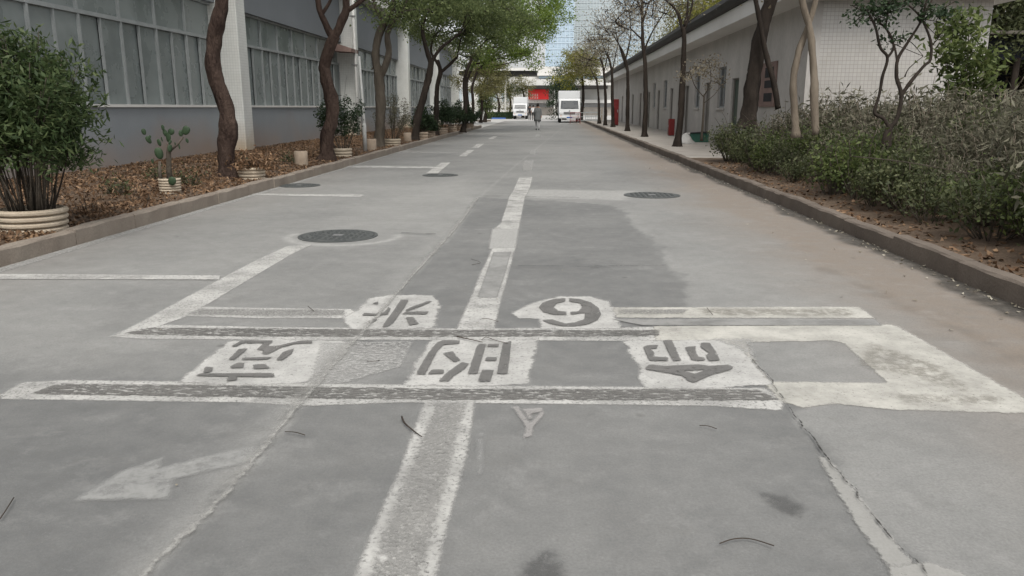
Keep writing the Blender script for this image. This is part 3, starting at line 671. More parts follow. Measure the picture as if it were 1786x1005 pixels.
for h in holes:
    if h[1] < YB1 - 1 and (not hs_ or h[0] > hs_[-1][1] + .15): hs_.append(h)
holes = hs_
wb = MB(); yc = YB0
def wq(y0, y1, z0, z1_): wb.add([(XB, y0, z0), (XB, y0, z1_), (XB, y1, z1_), (XB, y1, z0)], [(0, 1, 2, 3)])
for ya, yb, za, zb, k, c in holes:
    wq(yc, ya, -.1, EAVE)
    if za > .2: wq(ya, yb, -.1, za)
    wq(ya, yb, zb, EAVE)
    D = .22
    for q in ([(XB, ya, za), (XB + D, ya, za), (XB + D, ya, zb), (XB, ya, zb)], [(XB, yb, za), (XB, yb, zb), (XB + D, yb, zb), (XB + D, yb, za)],
              [(XB, ya, zb), (XB + D, ya, zb), (XB + D, yb, zb), (XB, yb, zb)], [(XB, ya, za), (XB, yb, za), (XB + D, yb, za), (XB + D, ya, za)]): wb.add(q, [(0, 1, 2, 3)])
    yc = yb
wq(yc, YB1, -.1, EAVE)
rpart(wb, 'front_wall', M['plaster_white'])
rpart(MB().box(XB + .004, XB + 4.5, YB0, YB0 + .2, -.1, EAVE), 'end_wall', M['tile_wall'])
rpart(MB().box(XB + 4.3, XB + 4.5, YB0 + .2, YB1, -.1, EAVE), 'rear_wall', M['plaster_white'])
rpart(MB().box(XB - .003, XB + .30, YB0 - .03, YB0 + .001, -.1, EAVE - .002), 'corner_pilaster', M['plaster_white'])
rpart(MB().box(5.8, XB + 5.1, YB0 - .7, YB1 + .5, EAVE, EAVE + .44), 'roof', M['fascia_white'])
rpart(MB().tube([(5.74, YB0 - .1 + i * 4.0, EAVE + .66 + .015 * math.sin(i * 2)) for i in range(17)], .22, 8), 'gutter', M['gutter'])
rpart(MB().box(5.9, XB + 5.0, YB0 + .4, YB1 + .4, EAVE + .44, EAVE + .66), 'roof_covering', M['gutter'])
for ya, yb, za, zb, k, c in holes:
    pr = empty('door' if k == 'door' else 'window'); pr.parent = row; pr.matrix_parent_inverse = Matrix.Translation(-Vector(row.location))
    x = XB + .12
    if k == 'door':
        dm = M['door_green'] if c == 'g' else M['door_grey']
        MB().box(x, x + .05, ya + .05, yb - .05, za, zb - .05).obj('leaf', dm, pr)
        MB().box(x - .05, x + .06, ya, ya + .05, za, zb).obj('frame', M['door_grey'], pr); MB().box(x - .05, x + .06, yb - .05, yb, za, zb).obj('frame', M['door_grey'], pr)
        MB().box(x - .05, x + .06, ya + .05, yb - .05, zb - .05, zb).obj('frame', M['door_grey'], pr)
        MB().box(x - .04, x, ya + .10, ya + .14, 1.0, 1.15).obj('handle', M['alu'], pr)
    else:
        ym = (ya + yb) / 2
        for u, v_ in ((ya, ym), (ym, yb)): MB().box(x, x + .012, u + .04, v_ - .03, za + .05, zb - .05).obj('pane', M['glass_dark'], pr)
        for u in (ya, ym - .025, yb - .05): MB().box(x - .03, x + .03, u, u + .05, za, zb).obj('frame', M['alu'], pr)
        for u in (za, zb - .05): MB().box(x - .028, x + .028, ya + .05, yb - .05, u, u + .05).obj('frame', M['alu'], pr)
        MB().box(XB - .06, XB + .1, ya - .06, yb + .06, za - .08, za - .002).obj('sill', M['plaster_white'], pr)
# notice board near the corner
nb0 = PX(1353, 170, XB); nb1 = PX(1325, 170, XB)
nb = tag(empty('notice_board', (XB, nb0.y, 0)), 'reddish brown weathered notice board on the shaded plaster wall', 'board')
part(MB().box(XB - .05, XB - .004, nb0.y, nb1.y, 1.45, 2.75), 'board', M['notice'], nb)
for i, (u, v_) in enumerate(((2.3, 2.6), (2.0, 2.22), (1.6, 1.85))):
    part(MB().box(XB - .058, XB - .051, nb0.y + .25, nb0.y + .25 + (nb1.y - nb0.y) * .5, u, v_), 'poster', M['cloth_black'], nb)

# ------------------------------------------------------------------ shed in the far corner on the right
sy = 23.5
s0 = PY(1655, 200, sy).x
shed = tag(empty('shed', (s0, sy, 0)), 'dark open shed with thin sheet roof beyond the leafy shrub', 'shed')
part(MB().box(s0 - .3, s0 + 12, sy - .5, sy + 6, 3.42, 3.50), 'roof', M['shed_roof'], shed)
part(MB().box(s0, s0 + 12, sy + 5.7, sy + 5.9, -.1, 3.41), 'rear_wall', M['shed_dark'], shed)
part(MB().box(s0, s0 + .15, sy + .3, sy + 5.7, -.1, 3.41), 'side_wall', M['shed_dark'], shed)
part(MB().box(s0 - .1, s0 + 12, sy - .05, sy + .1, 2.75, 3.41), 'fascia', M['shed_dark'], shed)
for px_ in (1757, 1900): 
    q = PY(px_, 200, sy).x; part(MB().tube([(q, sy, -.1), (q + .06, sy, 2.8)], .09, 8), 'post', M['bark_dark'], shed, smooth=True)
part(MB().box(s0 + .2, s0 + 1.7, sy + .12, sy + .25, -.1, 1.2), 'low_wall', M['stump'], shed)

# ------------------------------------------------------------------ trees
def smooth(pts, k=5):
    pts = [Vector(p) for p in pts]; out = []
    for i in range(len(pts) - 1):
        p0, p1, p2, p3 = pts[max(i-1, 0)], pts[i], pts[i+1], pts[min(i+2, len(pts)-1)]
        for j in range(k):
            t = j / k; out.append(.5 * ((2*p1) + (p2-p0)*t + (2*p0-5*p1+4*p2-p3)*t*t + (3*p1-p0-3*p2+p3)*t**3))
    out.append(pts[-1]); return out
def limb(mb, pts, r0, r1, n=8, jit=.25, k=4, flare=False):
    s = smooth(pts, k); m = len(s)
    rad = [r0 + (r1 - r0) * (i / (m - 1)) ** .85 for i in range(m)]
    if flare:
        for i, p in enumerate(s): rad[i] *= 1 + .55 * math.exp(-((p - s[0]).length / .16) ** 1.3)
    mb.tube(s, rad, n, jit)
def crown_points(ells, ncl, nl, spread):
    vol = np.array([a[1][0] * a[1][1] * a[1][2] for a in ells]); cnt = np.maximum(1, (ncl * vol / vol.sum()).astype(int))
    cc = []
    for (c, r), k in zip(ells, cnt):
        d = unit(rng.normal(size=(k, 3))) * (rng.random((k, 1)) ** .38); cc.append(np.array(c) + d * np.array(r))
    cc = np.concatenate(cc); idx = rng.integers(0, len(cc), nl)
    sz = rng.uniform(.5, 1.35, len(cc))
    return cc, cc[idx] + rng.normal(size=(nl, 3)) * (spread * sz[idx])[:, None] * np.array([1, 1, .6])
def tree(name, label, cat, group, trunks, ells, nl, leaf, L, bark, ncl=60, spread=.35, W=None, twigs=True, tw_r=.022, limbs=True):
    """trunks: list of (points, r0, r1); ells: crown lobes (centre, radii)"""
    base = Vector(trunks[0][0][0]); root = tag(empty(name, base), label, cat, group)
    mb = MB()
    for i, (pts, a, b) in enumerate(trunks): limb(mb, pts, a, b, 18 if a > .08 else 8, .34, 9 if a > .08 else 5, i == 0)
    tips = [Vector(t[0][-1]) for t in trunks if t[2] < .75 * trunks[0][1] or len(trunks) == 1]
    if ells:
        cc, lv = crown_points(ells, ncl, nl, spread)
        hubs = list(tips)
        for c, r in (ells if limbs else []):
            c = Vector(c); t = min(tips, key=lambda q: (q - c).length); mid = (t + c) / 2 + Vector((random.gauss(0, .2), random.gauss(0, .2), -.12))
            rr = min(tr[2] for tr in trunks); limb(mb, [t - Vector((0, 0, .1)), mid, c], max(rr * .8, .03), .025, 7, .25, 4); hubs += [mid, c]
        if twigs:
            for c in cc:
                c = Vector(c); h = min(hubs, key=lambda q: (q - c).length + .6 * max(0, q.z - c.z)); mid = (h + c) / 2 + Vector((random.gauss(0, .12), random.gauss(0, .12), .06))
                limb(mb, [h, mid, c], tw_r, .007, 5, .1, 3)
                if random.random() < .5: hubs.append(mid)
        o = link('crown', leaf_mesh('crown', lv, L, W or L * .5, .4), leaf, root, kind='stuff'); o.matrix_parent_inverse = Matrix.Translation(-base)
    o = mb.obj('trunk', bark, root, smooth=True); o.matrix_parent_inverse = Matrix.Translation(-base)
    return root
def tp(Y, *px): return [PY(x, y, Y) for x, y in px]
gL, gR = 'street trees in the bed below the factory windows', 'street trees along the walkway of the row building'
def E(x, y, z, a, b, c): return ((x, y, z), (a, b, c))

b1 = G(397, 312, .15)
Y = b1.y
tree('street_tree', 'crooked brown trunk in front of the first tiled column, crown out of sight', 'tree', gL,
     [(tp(Y, (397, 318), (396, 270), (398, 225), (394, 185), (380, 150), (372, 105), (375, 60), (388, 0), (392, -70), (380, -160)), .155, .10)],
     [E(b1.x, Y, 6.6, 2.2, 2.4, 1.1), E(b1.x + 1.2, Y + .8, 7.2, 2, 2, 1)], 3200, M['leaf_green'], .16, M['bark'], 46, .5)
b2 = G(572, 280, .15); Y = b2.y
tree('street_tree', 'brown trunk splitting into a Y fork above a ribbed planter', 'tree', gL,
     [(tp(Y, (571, 282), (572, 240), (580, 190), (568, 130), (566, 112), (576, 80), (585, 62)), .16, .12),
      (tp(Y, (583, 66), (597, 35), (604, 12), (600, -40), (612, -120)), .10, .06), (tp(Y, (602, 22), (630, 2), (660, -25), (700, -70)), .07, .035),
      (tp(Y, (582, 68), (570, 45), (557, 15), (550, -30), (535, -90)), .085, .05), (tp(Y, (562, 25), (574, 5), (590, -30)), .05, .03)],
     [E(b2.x, Y, 7.2, 2.6, 2.6, 1.4), E(b2.x + 2.2, Y + 1, 6.9, 2, 2, 1.1), E(b2.x + .4, Y - 1.5, 8, 2, 2, 1)], 5200, M['leaf_green'], .16, M['bark'], 60, .5)
b3 = G(662, 256, .15); Y = b3.y
tree('street_tree', 'knotty dark trunk topped by a pollarded double stem', 'tree', gL,
     [(tp(Y, (660, 258), (663, 210), (664, 165), (660, 125)), .17, .15), (tp(Y, (661, 135), (655, 100), (660, 65), (670, 40)), .14, .10), (tp(Y, (663, 135), (678, 95), (676, 60), (690, 30)), .12, .07),
      (tp(Y, (670, 45), (655, 15), (648, -20)), .06, .03), (tp(Y, (672, 45), (685, 10), (680, -30)), .06, .03), (tp(Y, (688, 35), (705, 15), (715, -25)), .05, .02), (tp(Y, (659, 125), (652, 118), (648, 122)), .04, .025)],
     [E(*PY(690, 0, Y), 1.5, 1.5, .8), E(*PY(720, -40, Y), 2.2, 2, 1.2), E(*PY(670, -60, Y), 2, 2, 1)], 4600, M['leaf_green'], .13, M['bark_grey'], 54, .38)
b4 = G(722, 244, .15); Y = b4.y
tree('street_tree', 'dark leaning trunk with forked limbs beside a concrete stub', 'tree', gL,
     [(tp(Y, (723, 246), (729, 205), (738, 170), (748, 135), (752, 105)), .15, .11), (tp(Y, (752, 110), (742, 80), (737, 50), (745, 15)), .10, .06), (tp(Y, (752, 108), (768, 85), (785, 72), (805, 55)), .08, .04)],
     [E(*PY(760, 20, Y), 1.9, 2, 1.0), E(*PY(715, 15, Y), 1.3, 1.6, .7), E(*PY(800, -15, Y + 2), 2, 2, 1.0), E(*PY(740, -50, Y), 2.4, 2, 1.1), E(*PY(690, 5, Y), 1.0, 1.2, .6)], 13000, M['leaf_green'], .125, M['bark_dark'], 95, .34)
b5 = G(760, 236, .15); Y = b5.y
tree('street_tree', 'slim dark trunk with a forked top rising behind the clipped round bush', 'tree', gL,
     [(tp(Y, (760, 237), (761, 190), (763, 150), (768, 125), (762, 105)), .13, .09), (tp(Y, (767, 128), (785, 112), (797, 100)), .08, .05), (tp(Y, (763, 110), (752, 90), (756, 60)), .07, .04)],
     [E(*PY(800, 50, Y), 1.9, 2, 1.0), E(*PY(770, 20, Y), 2, 2, 1.2), E(*PY(835, 15, Y), 2.0, 2.2, 1.1), E(*PY(740, 60, Y + 2), 1.2, 1.5, .7), E(*PY(800, 0, Y), 2.2, 2, 1.1)], 14000, M['leaf_green'], .13, M['bark_dark'], 100, .34)
specs = [(808, 232, 43, [(838, 75, 1.8, 1.1), (800, 95, 1.4, .9), (870, 40, 2.4, 1.6), (830, 5, 2.4, 1.6)], 'leaf_green', 'thin trunk under dense green leaves beside the dark hedge end'),
         (812, 225, 50, [(890, 95, 2.0, 1.1), (905, 55, 2.6, 1.5), (925, 10, 2.6, 1.6), (860, 105, 1.5, .9)], 'leaf_backlit', 'tree with fresh bright green crown reaching over the road'),
         (822, 218, 56, [(920, 60, 2.0, 1.6), (950, 15, 2.2, 1.5), (890, 20, 2.6, 2.0), (915, 105, 1.4, .8), (965, 0, 1.4, 1.2)], 'leaf_backlit', 'last tree of the row, bright crown in front of the blue tower'),
         (838, 212, 70, [(850, 150, 1.8, 1.4), (870, 130, 2.2, 1.2), (830, 120, 2.4, 2)], 'leaf_olive', 'loose olive tree beyond the end of the bed')]
for px_, py_, Y, lobes, lm, lab in specs:
    c0 = PY(px_, py_, Y); c0.z = .1; el = []
    for lx_, ly_, a, b in lobes: q = PY(lx_, ly_, Y + random.uniform(-1.5, 1.5)); el.append(E(*q, a, a, b))
    top = Vector((c0.x + .6, Y, 4.2))
    tree('street_tree', lab, 'tree', gL, [([c0, c0 + Vector((.15, 0, 1.4)), c0 + Vector((.1, .1, 2.8)), top], .13, .07)], el, 12000, M[lm], .145, M['bark_dark'], 105, .36)
# the right row: thin bare-ish trees
rs = [(1181, 256, [(1181, 258), (1188, 190), (1192, 110), (1193, 60), (1190, 48)], [[(1191, 58), (1205, 20), (1212, -30)], [(1191, 55), (1180, 20), (1160, 0), (1120, -25)], [(1194, 45), (1200, 10), (1195, -40)]], [(1180, -20, 1.6, .8), (1140, 0, 1.3, .6), (1215, -40, 1.6, .9)], 1500),
      (1124, 239, [(1124, 240), (1126, 180), (1125, 110), (1121, 70), (1120, 0)], [[(1123, 90), (1138, 55), (1160, 20)], [(1121, 70), (1105, 55), (1098, 48)], [(1120, 30), (1110, -5), (1095, -30)], [(1120, 45), (1132, 5), (1150, -20)]], [(1120, 5, 1.7, .9), (1150, 20, 1.2, .7), (1090, 20, 1.3, .8)], 2100),
      (1094, 229, [(1094, 230), (1095, 170), (1094, 120), (1086, 90)], [[(1094, 125), (1080, 80), (1072, 45)], [(1091, 105), (1100, 60), (1098, 20)], [(1086, 90), (1075, 70), (1065, 55)]], [(1085, 40, 1.9, 1.2), (1105, 10, 1.6, 1.1), (1062, 50, 1.5, .9)], 2300),
      (1069, 222, [(1069, 223), (1068, 170), (1067, 125), (1060, 95)], [[(1067, 128), (1074, 95), (1080, 60)], [(1064, 110), (1052, 80), (1045, 62)]], [(1062, 70, 1.9, 1.3), (1045, 60, 1.8, 1.2), (1080, 40, 1.5, 1.0)], 2600),
      (1056, 219, [(1056, 219), (1056, 170), (1053, 125), (1047, 100)], [[(1053, 128), (1060, 95), (1062, 70)]], [(1045, 90, 2.2, 1.5), (1028, 105, 1.9, 1.2)], 3000),
      (1045, 216, [(1045, 216), (1044, 170), (1040, 135)], [[(1042, 145), (1030, 120), (1025, 105)]], [(1025, 110, 2.2, 1.3), (1010, 120, 2.0, 1.0), (1038, 80, 2.0, 1.3)], 4200)]
rlab = ['thin dark trunk beside the white sack and the green crate', 'slender bare trunk with feathery twigs by a dark green door', 'forked thin trunk in front of the grey doors', 'thin trunk beside the tall red cabinet',
        'thin olive tree next to the white boxes', 'yellowish tree behind the box truck']
for (px_, py_, tr, br, lobes, nl), lab in zip(rs, rlab):
    Y = G(px_, py_, .13).y; trs = [(tp(Y, *tr), .12, .055)] + [(tp(Y, *b), .05, .018) for b in br]
    el = [E(*PY(a, b, Y + random.uniform(-1, 1)), c, c, d) for a, b, c, d in lobes]
    far_ = Y > 50
    tree('street_tree', lab, 'tree', gR, trs, el, int(nl * .62), M['leaf_olive'] if Y > 62 else M['leaf_dry'], .09 if not far_ else .12, M['bark_dark'], 120, .40, tw_r=.014)
# big leaning tree near the corner, pale pair, many-stemmed small tree
Y = 19.3
tree('leaning_tree', 'thick dark leaning trunk crossing a thinner stem at the building corner', 'tree', None,
     [([PY(1303, 225, Y)] + tp(Y, (1310, 170), (1320, 100), (1332, 40), (1348, -10), (1370, -80)), .19, .13), (tp(Y - .4, (1358, 190), (1348, 140), (1335, 90), (1326, 40), (1318, 0), (1305, -60)), .07, .05)],
     [E(*PY(1370, -110, Y), 2.2, 2, 1.1), E(*PY(1300, -120, Y), 2, 2, 1)], 2600, M['leaf_dry'], .12, M['bark_dark'], 44, .45)
Y = 14.2; 
tree('pale_tree', 'pair of pale smooth trunks crossing like scissors behind the hedge', 'tree', None,
     [(tp(Y, (1388, 240), (1386, 180), (1384, 140), (1394, 90), (1410, 45), (1424, 0), (1440, -60)), .068, .045), (tp(Y - .15, (1422, 235), (1420, 170), (1419, 110), (1412, 50), (1402, 10), (1392, -50)), .075, .05)],
     [E(*PY(1430, -130, Y), 1.5, 1.5, .7), E(*PY(1380, -120, Y), 1.4, 1.4, .7)], 1600, M['leaf_dry'], .11, M['bark_pale'], 36, .4)
Y = 11.2
k = lambda *p: tp(Y, *[(1336 + x * .2588, y * .2587) for x, y in p])
tree('branching_shrub', 'small dark tree whose thin stems twist apart before the tiled wall', 'tree', None,
     [(k((805, 990), (815, 920), (830, 860)), .055, .05), (k((830, 865), (790, 800), (730, 760), (760, 650), (785, 520), (820, 390), (770, 320), (740, 190), (690, 90)), .03, .014),
      (k((820, 880), (880, 800), (910, 650), (880, 520), (890, 400), (960, 280), (1040, 150), (1090, -20)), .035, .012), (k((905, 660), (960, 570), (1060, 450), (1110, 400), (1110, 280), (1070, 170), (1020, 90), (930, 10)), .026, .010),
      (k((820, 390), (860, 320), (830, 220), (740, 130)), .018, .010), (k((885, 500), (880, 380), (850, 270), (810, 180), (830, 60)), .016, .009), (k((1040, 150), (1090, 60), (1130, -30)), .014, .009), (k((1110, 320), (1165, 255)), .008, .004), (k((935, 520), (965, 460), (1060, 380)), .009, .004)],
     [E(*PY(1520, 22, Y), .32, .3, .16), E(*PY(1562, 12, Y), .30, .3, .14), E(*PY(1567, 70, Y), .20, .2, .12), E(*PY(1620, 20, Y), .28, .3, .14)], 900, M['leaf_dark'], .07, M['bark_dark'], 26, .09, tw_r=.004, limbs=False)
Y = 24.5
tree('sapling', 'thin young tree with few dry leaves between two grey doors', 'tree', None,
     [(tp(Y, (1224, 246), (1227, 190), (1228, 165)), .035, .022), (tp(Y, (1228, 170), (1212, 150), (1203, 125)), .016, .008), (tp(Y, (1228, 168), (1240, 140), (1236, 110)), .016, .008), (tp(Y, (1228, 180), (1246, 165), (1258, 150)), .012, .006)],
     [E(*PY(1215, 125, Y), .5, .5, .3), E(*PY(1238, 115, Y), .45, .5, .4), E(*PY(1252, 140, Y), .4, .4, .25)], 480, M['leaf_dry'], .085, M['bark_grey'], 26, .16, tw_r=.008, limbs=False)
# backdrop trees
gB = 'trees standing behind the row building roof'
def bush_tree(name, lab, group, c, rx, rz, nl, lm, L, z0=0.0, trunk=True):
    c = Vector(c); el = [E(c.x + random.gauss(0, rx * .35), c.y + random.gauss(0, rx * .3), c.z + random.gauss(0, rz * .4), rx * random.uniform(.5, .8), rx * random.uniform(.5, .8), rz * random.uniform(.45, .75)) for _ in range(5)]
    tree(name, lab, 'tree', group, [([(c.x, c.y, z0), (c.x + .2, c.y, z0 + (c.z - z0) * .5), (c.x, c.y, c.z - rz * .3)], .2, .1)], el, nl, M[lm], L, M['bark_dark'], 80, rx * .16)
for (px_, py_, Y, rx, rz, lm, lab) in [(1240, 10, 42, 3.2, 2.4, 'leaf_yellow', 'yellow green crown rising behind the roof of the row building'), (1205, 35, 52, 3.0, 2.2, 'leaf_olive', 'olive crown rising behind the roof, next to the yellow one'),
                                     (1160, 55, 66, 3.6, 2.6, 'leaf_olive', 'broad olive crown far behind the roof')]:
    c = PY(px_, py_, Y); c.x = max(c.x, 9.5); bush_tree('tall_tree', lab, gB, c, rx, rz, 5200, lm, .2)
bush_tree('evergreen_tree', 'dark evergreen tree beside the box truck', None, PY(985, 140, 95), 2.6, 3.0, 6500, 'leaf_dark', .22)
bush_tree('golden_tree', 'rounded golden olive tree above the box truck', None, PY(1015, 118, 84), 2.7, 2.4, 6500, 'leaf_yellow', .2)
for i, (px_, py_, Y, rx, rz, lm) in enumerate([(868, 160, 106, 2.6, 2.8, 'leaf_olive'), (888, 152, 110, 2.4, 2.2, 'leaf_green'), (912, 150, 114, 2.2, 1.6, 'leaf_olive'), (845, 165, 78, 1.2, 2.4, 'leaf_green')]):
    bush_tree('garden_tree', ['olive garden tree over the dark low hedge', 'green garden tree behind the small white truck', 'sparse olive tree beside the red banner', 'narrow green tree next to the white pole'][i], 'trees around the far junction', PY(px_, py_, Y), rx, rz, 3000, lm, .17)
bush_tree('ivy_tree', 'tangled green and brown tree spreading above the shed roof', None, PY(1722, 34, 24.6), 2.4, 1.3, 15000, 'leaf_hedge', .14)
bush_tree('ivy_tree', 'dry brown tree behind the shed roof', None, PY(1785, 20, 29), 3.4, 2.2, 12000, 'leaf_dry', .16)

# ------------------------------------------------------------------ shrubs
def shrub_proto(kind, h, w, nl, leaf, L, W, stems, bark, clus=.10, up=.4, dome=.6):
    root = empty('shrub'); mb = MB(); cc = []
    for i in range(stems):
        a = random.uniform(0, 6.283); r = w * math.sqrt(random.random()); tip = Vector((r * math.cos(a), r * math.sin(a), h * random.uniform(dome, 1.0) * (1 - .35 * (r / w) ** 2)))
        b = Vector((tip.x * .25 + random.gauss(0, .03), tip.y * .25 + random.gauss(0, .03), -.05)); mid = b.lerp(tip, .5) + Vector((tip.x * .15, tip.y * .15, h * .05))
        limb(mb, [b, mid, tip], .011, .004, 5, .1, 3)
        for t in (.45, .6, .72, .84, .93, 1.0): 
            q = b.lerp(mid, t * 2) if t < .5 else mid.lerp(tip, t * 2 - 1); cc.append(q + Vector((random.gauss(0, .06), random.gauss(0, .06), random.gauss(0, .03))))
    cc = np.array([tuple(c) for c in cc]); idx = rng.integers(0, len(cc), nl)
    lv = cc[idx] + rng.normal(size=(nl, 3)) * clus; lv[:, 2] = np.maximum(lv[:, 2], .04)
    for i in range(stems // 6):
        a = random.uniform(0, 6.283); r = w * random.uniform(.3, 1.05); tp_ = Vector((r * math.cos(a), r * math.sin(a), h * random.uniform(.75, 1.18)))
        limb(mb, [Vector((tp_.x * .3, tp_.y * .3, h * .2)), tp_ * .6 + Vector((0, 0, h * .15)), tp_], .007, .003, 5, .1, 3)
    link('leaves', leaf_mesh('leaves', lv, L, W, up), leaf, root, kind='stuff'); mb.obj('stems', bark, root, smooth=True)
    return root
def place(proto, used, x, y, z, s, rz, label, group, cat='shrub'):
    o = proto if not used else copy_tree(proto)
    o.location = (x, y, z); o.rotation_euler = (0, 0, rz); o.scale = (s, s, s * random.uniform(.92, 1.1)); tag(o, label, cat, group); return o
protos = {'green': [shrub_proto('g', .92, .40 + .09 * i, 1500 - 150 * i, M['leaf_hedge'], .048 + .012 * i, .028 + .006 * i, 18 + 2 * i, M['bark_grey'], .085) for i in range(4)],
          'sage': [shrub_proto('s', 1.2, .55 + .09 * i, 1300, M['leaf_sage'], .135, .028, 40, M['bark_pale'], .11, .1) for i in range(4)],
          'lime': [shrub_proto('l', .9, .42, 1200, M['leaf_lime'], .065, .034, 20, M['bark_grey'], .085) for _ in range(2)]}
used = {}
ROWS = {'kerb': 'in the front hedge row above the dirty kerb', 'second': 'in the second row, right behind the kerb hedge', 'third': 'in the third row, between hedge and pale trunks', 'gable': 'in the thicket below the tiled gable wall'}
LOOK = {'green': 'small leaved dull green shrub', 'sage': 'grey green shrub with narrow dry leaves', 'lime': 'fresh yellow green shrub'}
def shrub(kind, x, y, s, row_):
    lst = protos[kind]; i = random.randrange(len(lst)); u = used.get((kind, i), False); used[(kind, i)] = True
    place(lst[i], u, x, y, z1(zR, x, y) - .02, s, random.uniform(0, 6.28), LOOK[kind] + ' ' + ROWS[row_], kind + ' coloured shrubs ' + ROWS[row_])
def pick(**w): return random.choices(list(w), list(w.values()))[0]
y = 4.3
while y < 20.4:
    shrub(pick(green=.8, lime=.2), XR + .98 + random.gauss(0, .10) + .12 * max(0, (y - 17) / 4), y, random.uniform(.5, 1.05) * (.8 + .4 * float(vnoise(np.array([y * .7]), np.array([3.3]))[0])), 'kerb'); y += random.uniform(.42, .66)
y = 5.0
while y < 20.4:
    shrub(pick(sage=.34, lime=.16, green=.5), XR + 1.65 + random.gauss(0, .12), y, random.uniform(.55, 1.05) * (.8 + .4 * float(vnoise(np.array([y * .6]), np.array([7.3]))[0])), 'second'); y += random.uniform(.5, .75)
y = 7
while y < 20.2:
    shrub(pick(sage=.75, green=.25), XR + 2.4 + random.gauss(0, .15), y, random.uniform(.65, 1.15), 'third'); y += random.uniform(.6, .85)
y = 9.5
while y < 20:
    shrub(pick(sage=.75, green=.25), XR + 3.2 + random.gauss(0, .2), y, random.uniform(.95, 1.3), 'gable'); y += random.uniform(.7, 1.0)
for (x_, y_) in [(7.5, 13), (8.3, 14.8), (7.4, 14.2), (9.0, 16.4), (8.0, 16.0), (8.9, 17.6), (7.4, 17.2), (6.9, 15.6), (10.0, 17.9), (7.9, 17.9), (10.9, 18.2)]:
    shrub(pick(sage=.75, green=.25), x_, y_, random.uniform(1.0, 1.25), 'gable')
cane0, cane1 = PY(1488, 273, 8.2), PY(1690, 303, 7.2)
cn_ = tag(empty('bamboo_cane', cane0), 'pale thin cane lying across the hedge tops', 'cane')
limb(mb := MB(), [Vector((0, 0, 0)), (cane1 - cane0) * .5 + Vector((0, 0, .02)), cane1 - cane0], .006, .004, 6, .1, 5); mb.obj('stalk', M['bark_grey'], cn_, smooth=True)
# broad leaved bright shrub by the gable end
lp = PY(1690, 150, 17.6)
ls = tag(empty('leafy_shrub', (lp.x, 17.6, .2)), 'tall bright green shrub with broad pointed leaves beside the dark shed', 'shrub')
mb = MB(); cc = []
for q in [(1660, 70), (1690, 90), (1670, 110), (1715, 120), (1700, 150), (1665, 150), (1690, 40), (1650, 95), (1720, 100), (1680, 170), (1660, 40), (1720, 160)]:
    t = PY(q[0], q[1], 17.6 + random.uniform(-.4, .4)); cc.append(tuple(t)); limb(mb, [(lp.x + random.gauss(0, .1), 17.6, .1), (lp.x * .5 + t.x * .5, 17.6, t.z * .6), t], .02, .008, 6, .1, 4)
cc = np.array(cc); idx = rng.integers(0, len(cc), 1500)
o = link('leaves', leaf_mesh('leaves', cc[idx] + rng.normal(size=(1500, 3)) * .19, .19, .075, .35), M['leaf_lime'], ls, kind='stuff'); o.matrix_parent_inverse = Matrix.Translation(-Vector(ls.location))
o = mb.obj('stems', M['bark_grey'], ls, smooth=True); o.matrix_parent_inverse = Matrix.Translation(-Vector(ls.location))

# ------------------------------------------------------------------ planters and plants in the left bed
def planter(name, px, py, dia, h, label, ribs=4, mat='pot', group=None, square=False):
    q = G(px, py, .14); z = z1(zL, q.x, q.y) - .015
    o = tag(empty(name, (q.x, q.y, z)), label, 'planter', group)
    prof = []; r = dia / 2
    for i in range(ribs * 6 + 1):
        t = i / (ribs * 6); ph = (i % 6) / 6
        prof.append((r * (.93 + .07 * t) * (1 - (0 if .3 < ph < .8 else (.03 if .1 < ph else .13))), t * h))
    prof += [(r * .9, h), (r * .88, h - .06), (.01, h - .065)]
    MB().lathe(prof, 32).obj('bowl', M[mat], o, smooth=False)
    MB().lathe([(r * .88, h - .055), (.01, h - .03)], 20).obj('soil', M['soil'], o)
    return o, Vector((q.x, q.y, z + h - .05))
pl, top = planter('planter', 60, 400, .70, .26, 'wide cream ribbed planter under the tall bamboo by the kerb')
bam = tag(empty('bamboo', top), 'tall bushy bamboo with fine dark leaves in a cream planter', 'bamboo')
mb = MB(); cc = []
for i in range(60):
    a = random.uniform(0, 6.283); r = random.random() ** .6
    bx_ = Vector((.25 * r * math.cos(a), .25 * r * math.sin(a), 0)); hgt = random.uniform(1.2, 2.0) * (1 - .22 * r)
    tip = Vector((bx_.x * 2.7 + random.gauss(0, .10), bx_.y * 2.7 + random.gauss(0, .10), hgt))
    limb(mb, [bx_, bx_.lerp(tip, .5) * 1.0 + Vector((-bx_.x * .2, 0, .1)), tip], .009, .003, 5, .05, 3)
    for t in np.linspace(.50, 1.0, 9): cc.append(tuple(bx_.lerp(tip, t) + Vector((random.gauss(0, .12), random.gauss(0, .12), random.gauss(0, .05)))))
cc = np.array(cc); idx = rng.integers(0, len(cc), 13500); lv = cc[idx] + rng.normal(size=(13500, 3)) * .058
link('leaves', leaf_mesh('leaves', lv, .095, .027, .5), M['leaf_bamboo'], bam, kind='stuff'); mb.obj('canes', M['bark_grey'], bam, smooth=True)
lean = MB(); t0 = top + Vector((.2, 0, 0)); 
limb(mb := MB(), [(.22, 0, 0), (.38, 0, .35), (.52, 0, .75), (.60, 0, 1.1)], .012, .005, 6, .1, 4); mb.obj('cane', M['bark_dark'], bam, smooth=True)
cc = np.array([(.52, 0, .75), (.6, 0, 1.0), (.62, 0, 1.15), (.66, .02, .62), (.5, 0, .95)]); idx = rng.integers(0, 5, 700)
link('leaves', leaf_mesh('leaves', cc[idx] + rng.normal(size=(700, 3)) * .085, .085, .02, .5), M['leaf_bamboo'], bam, kind='stuff')

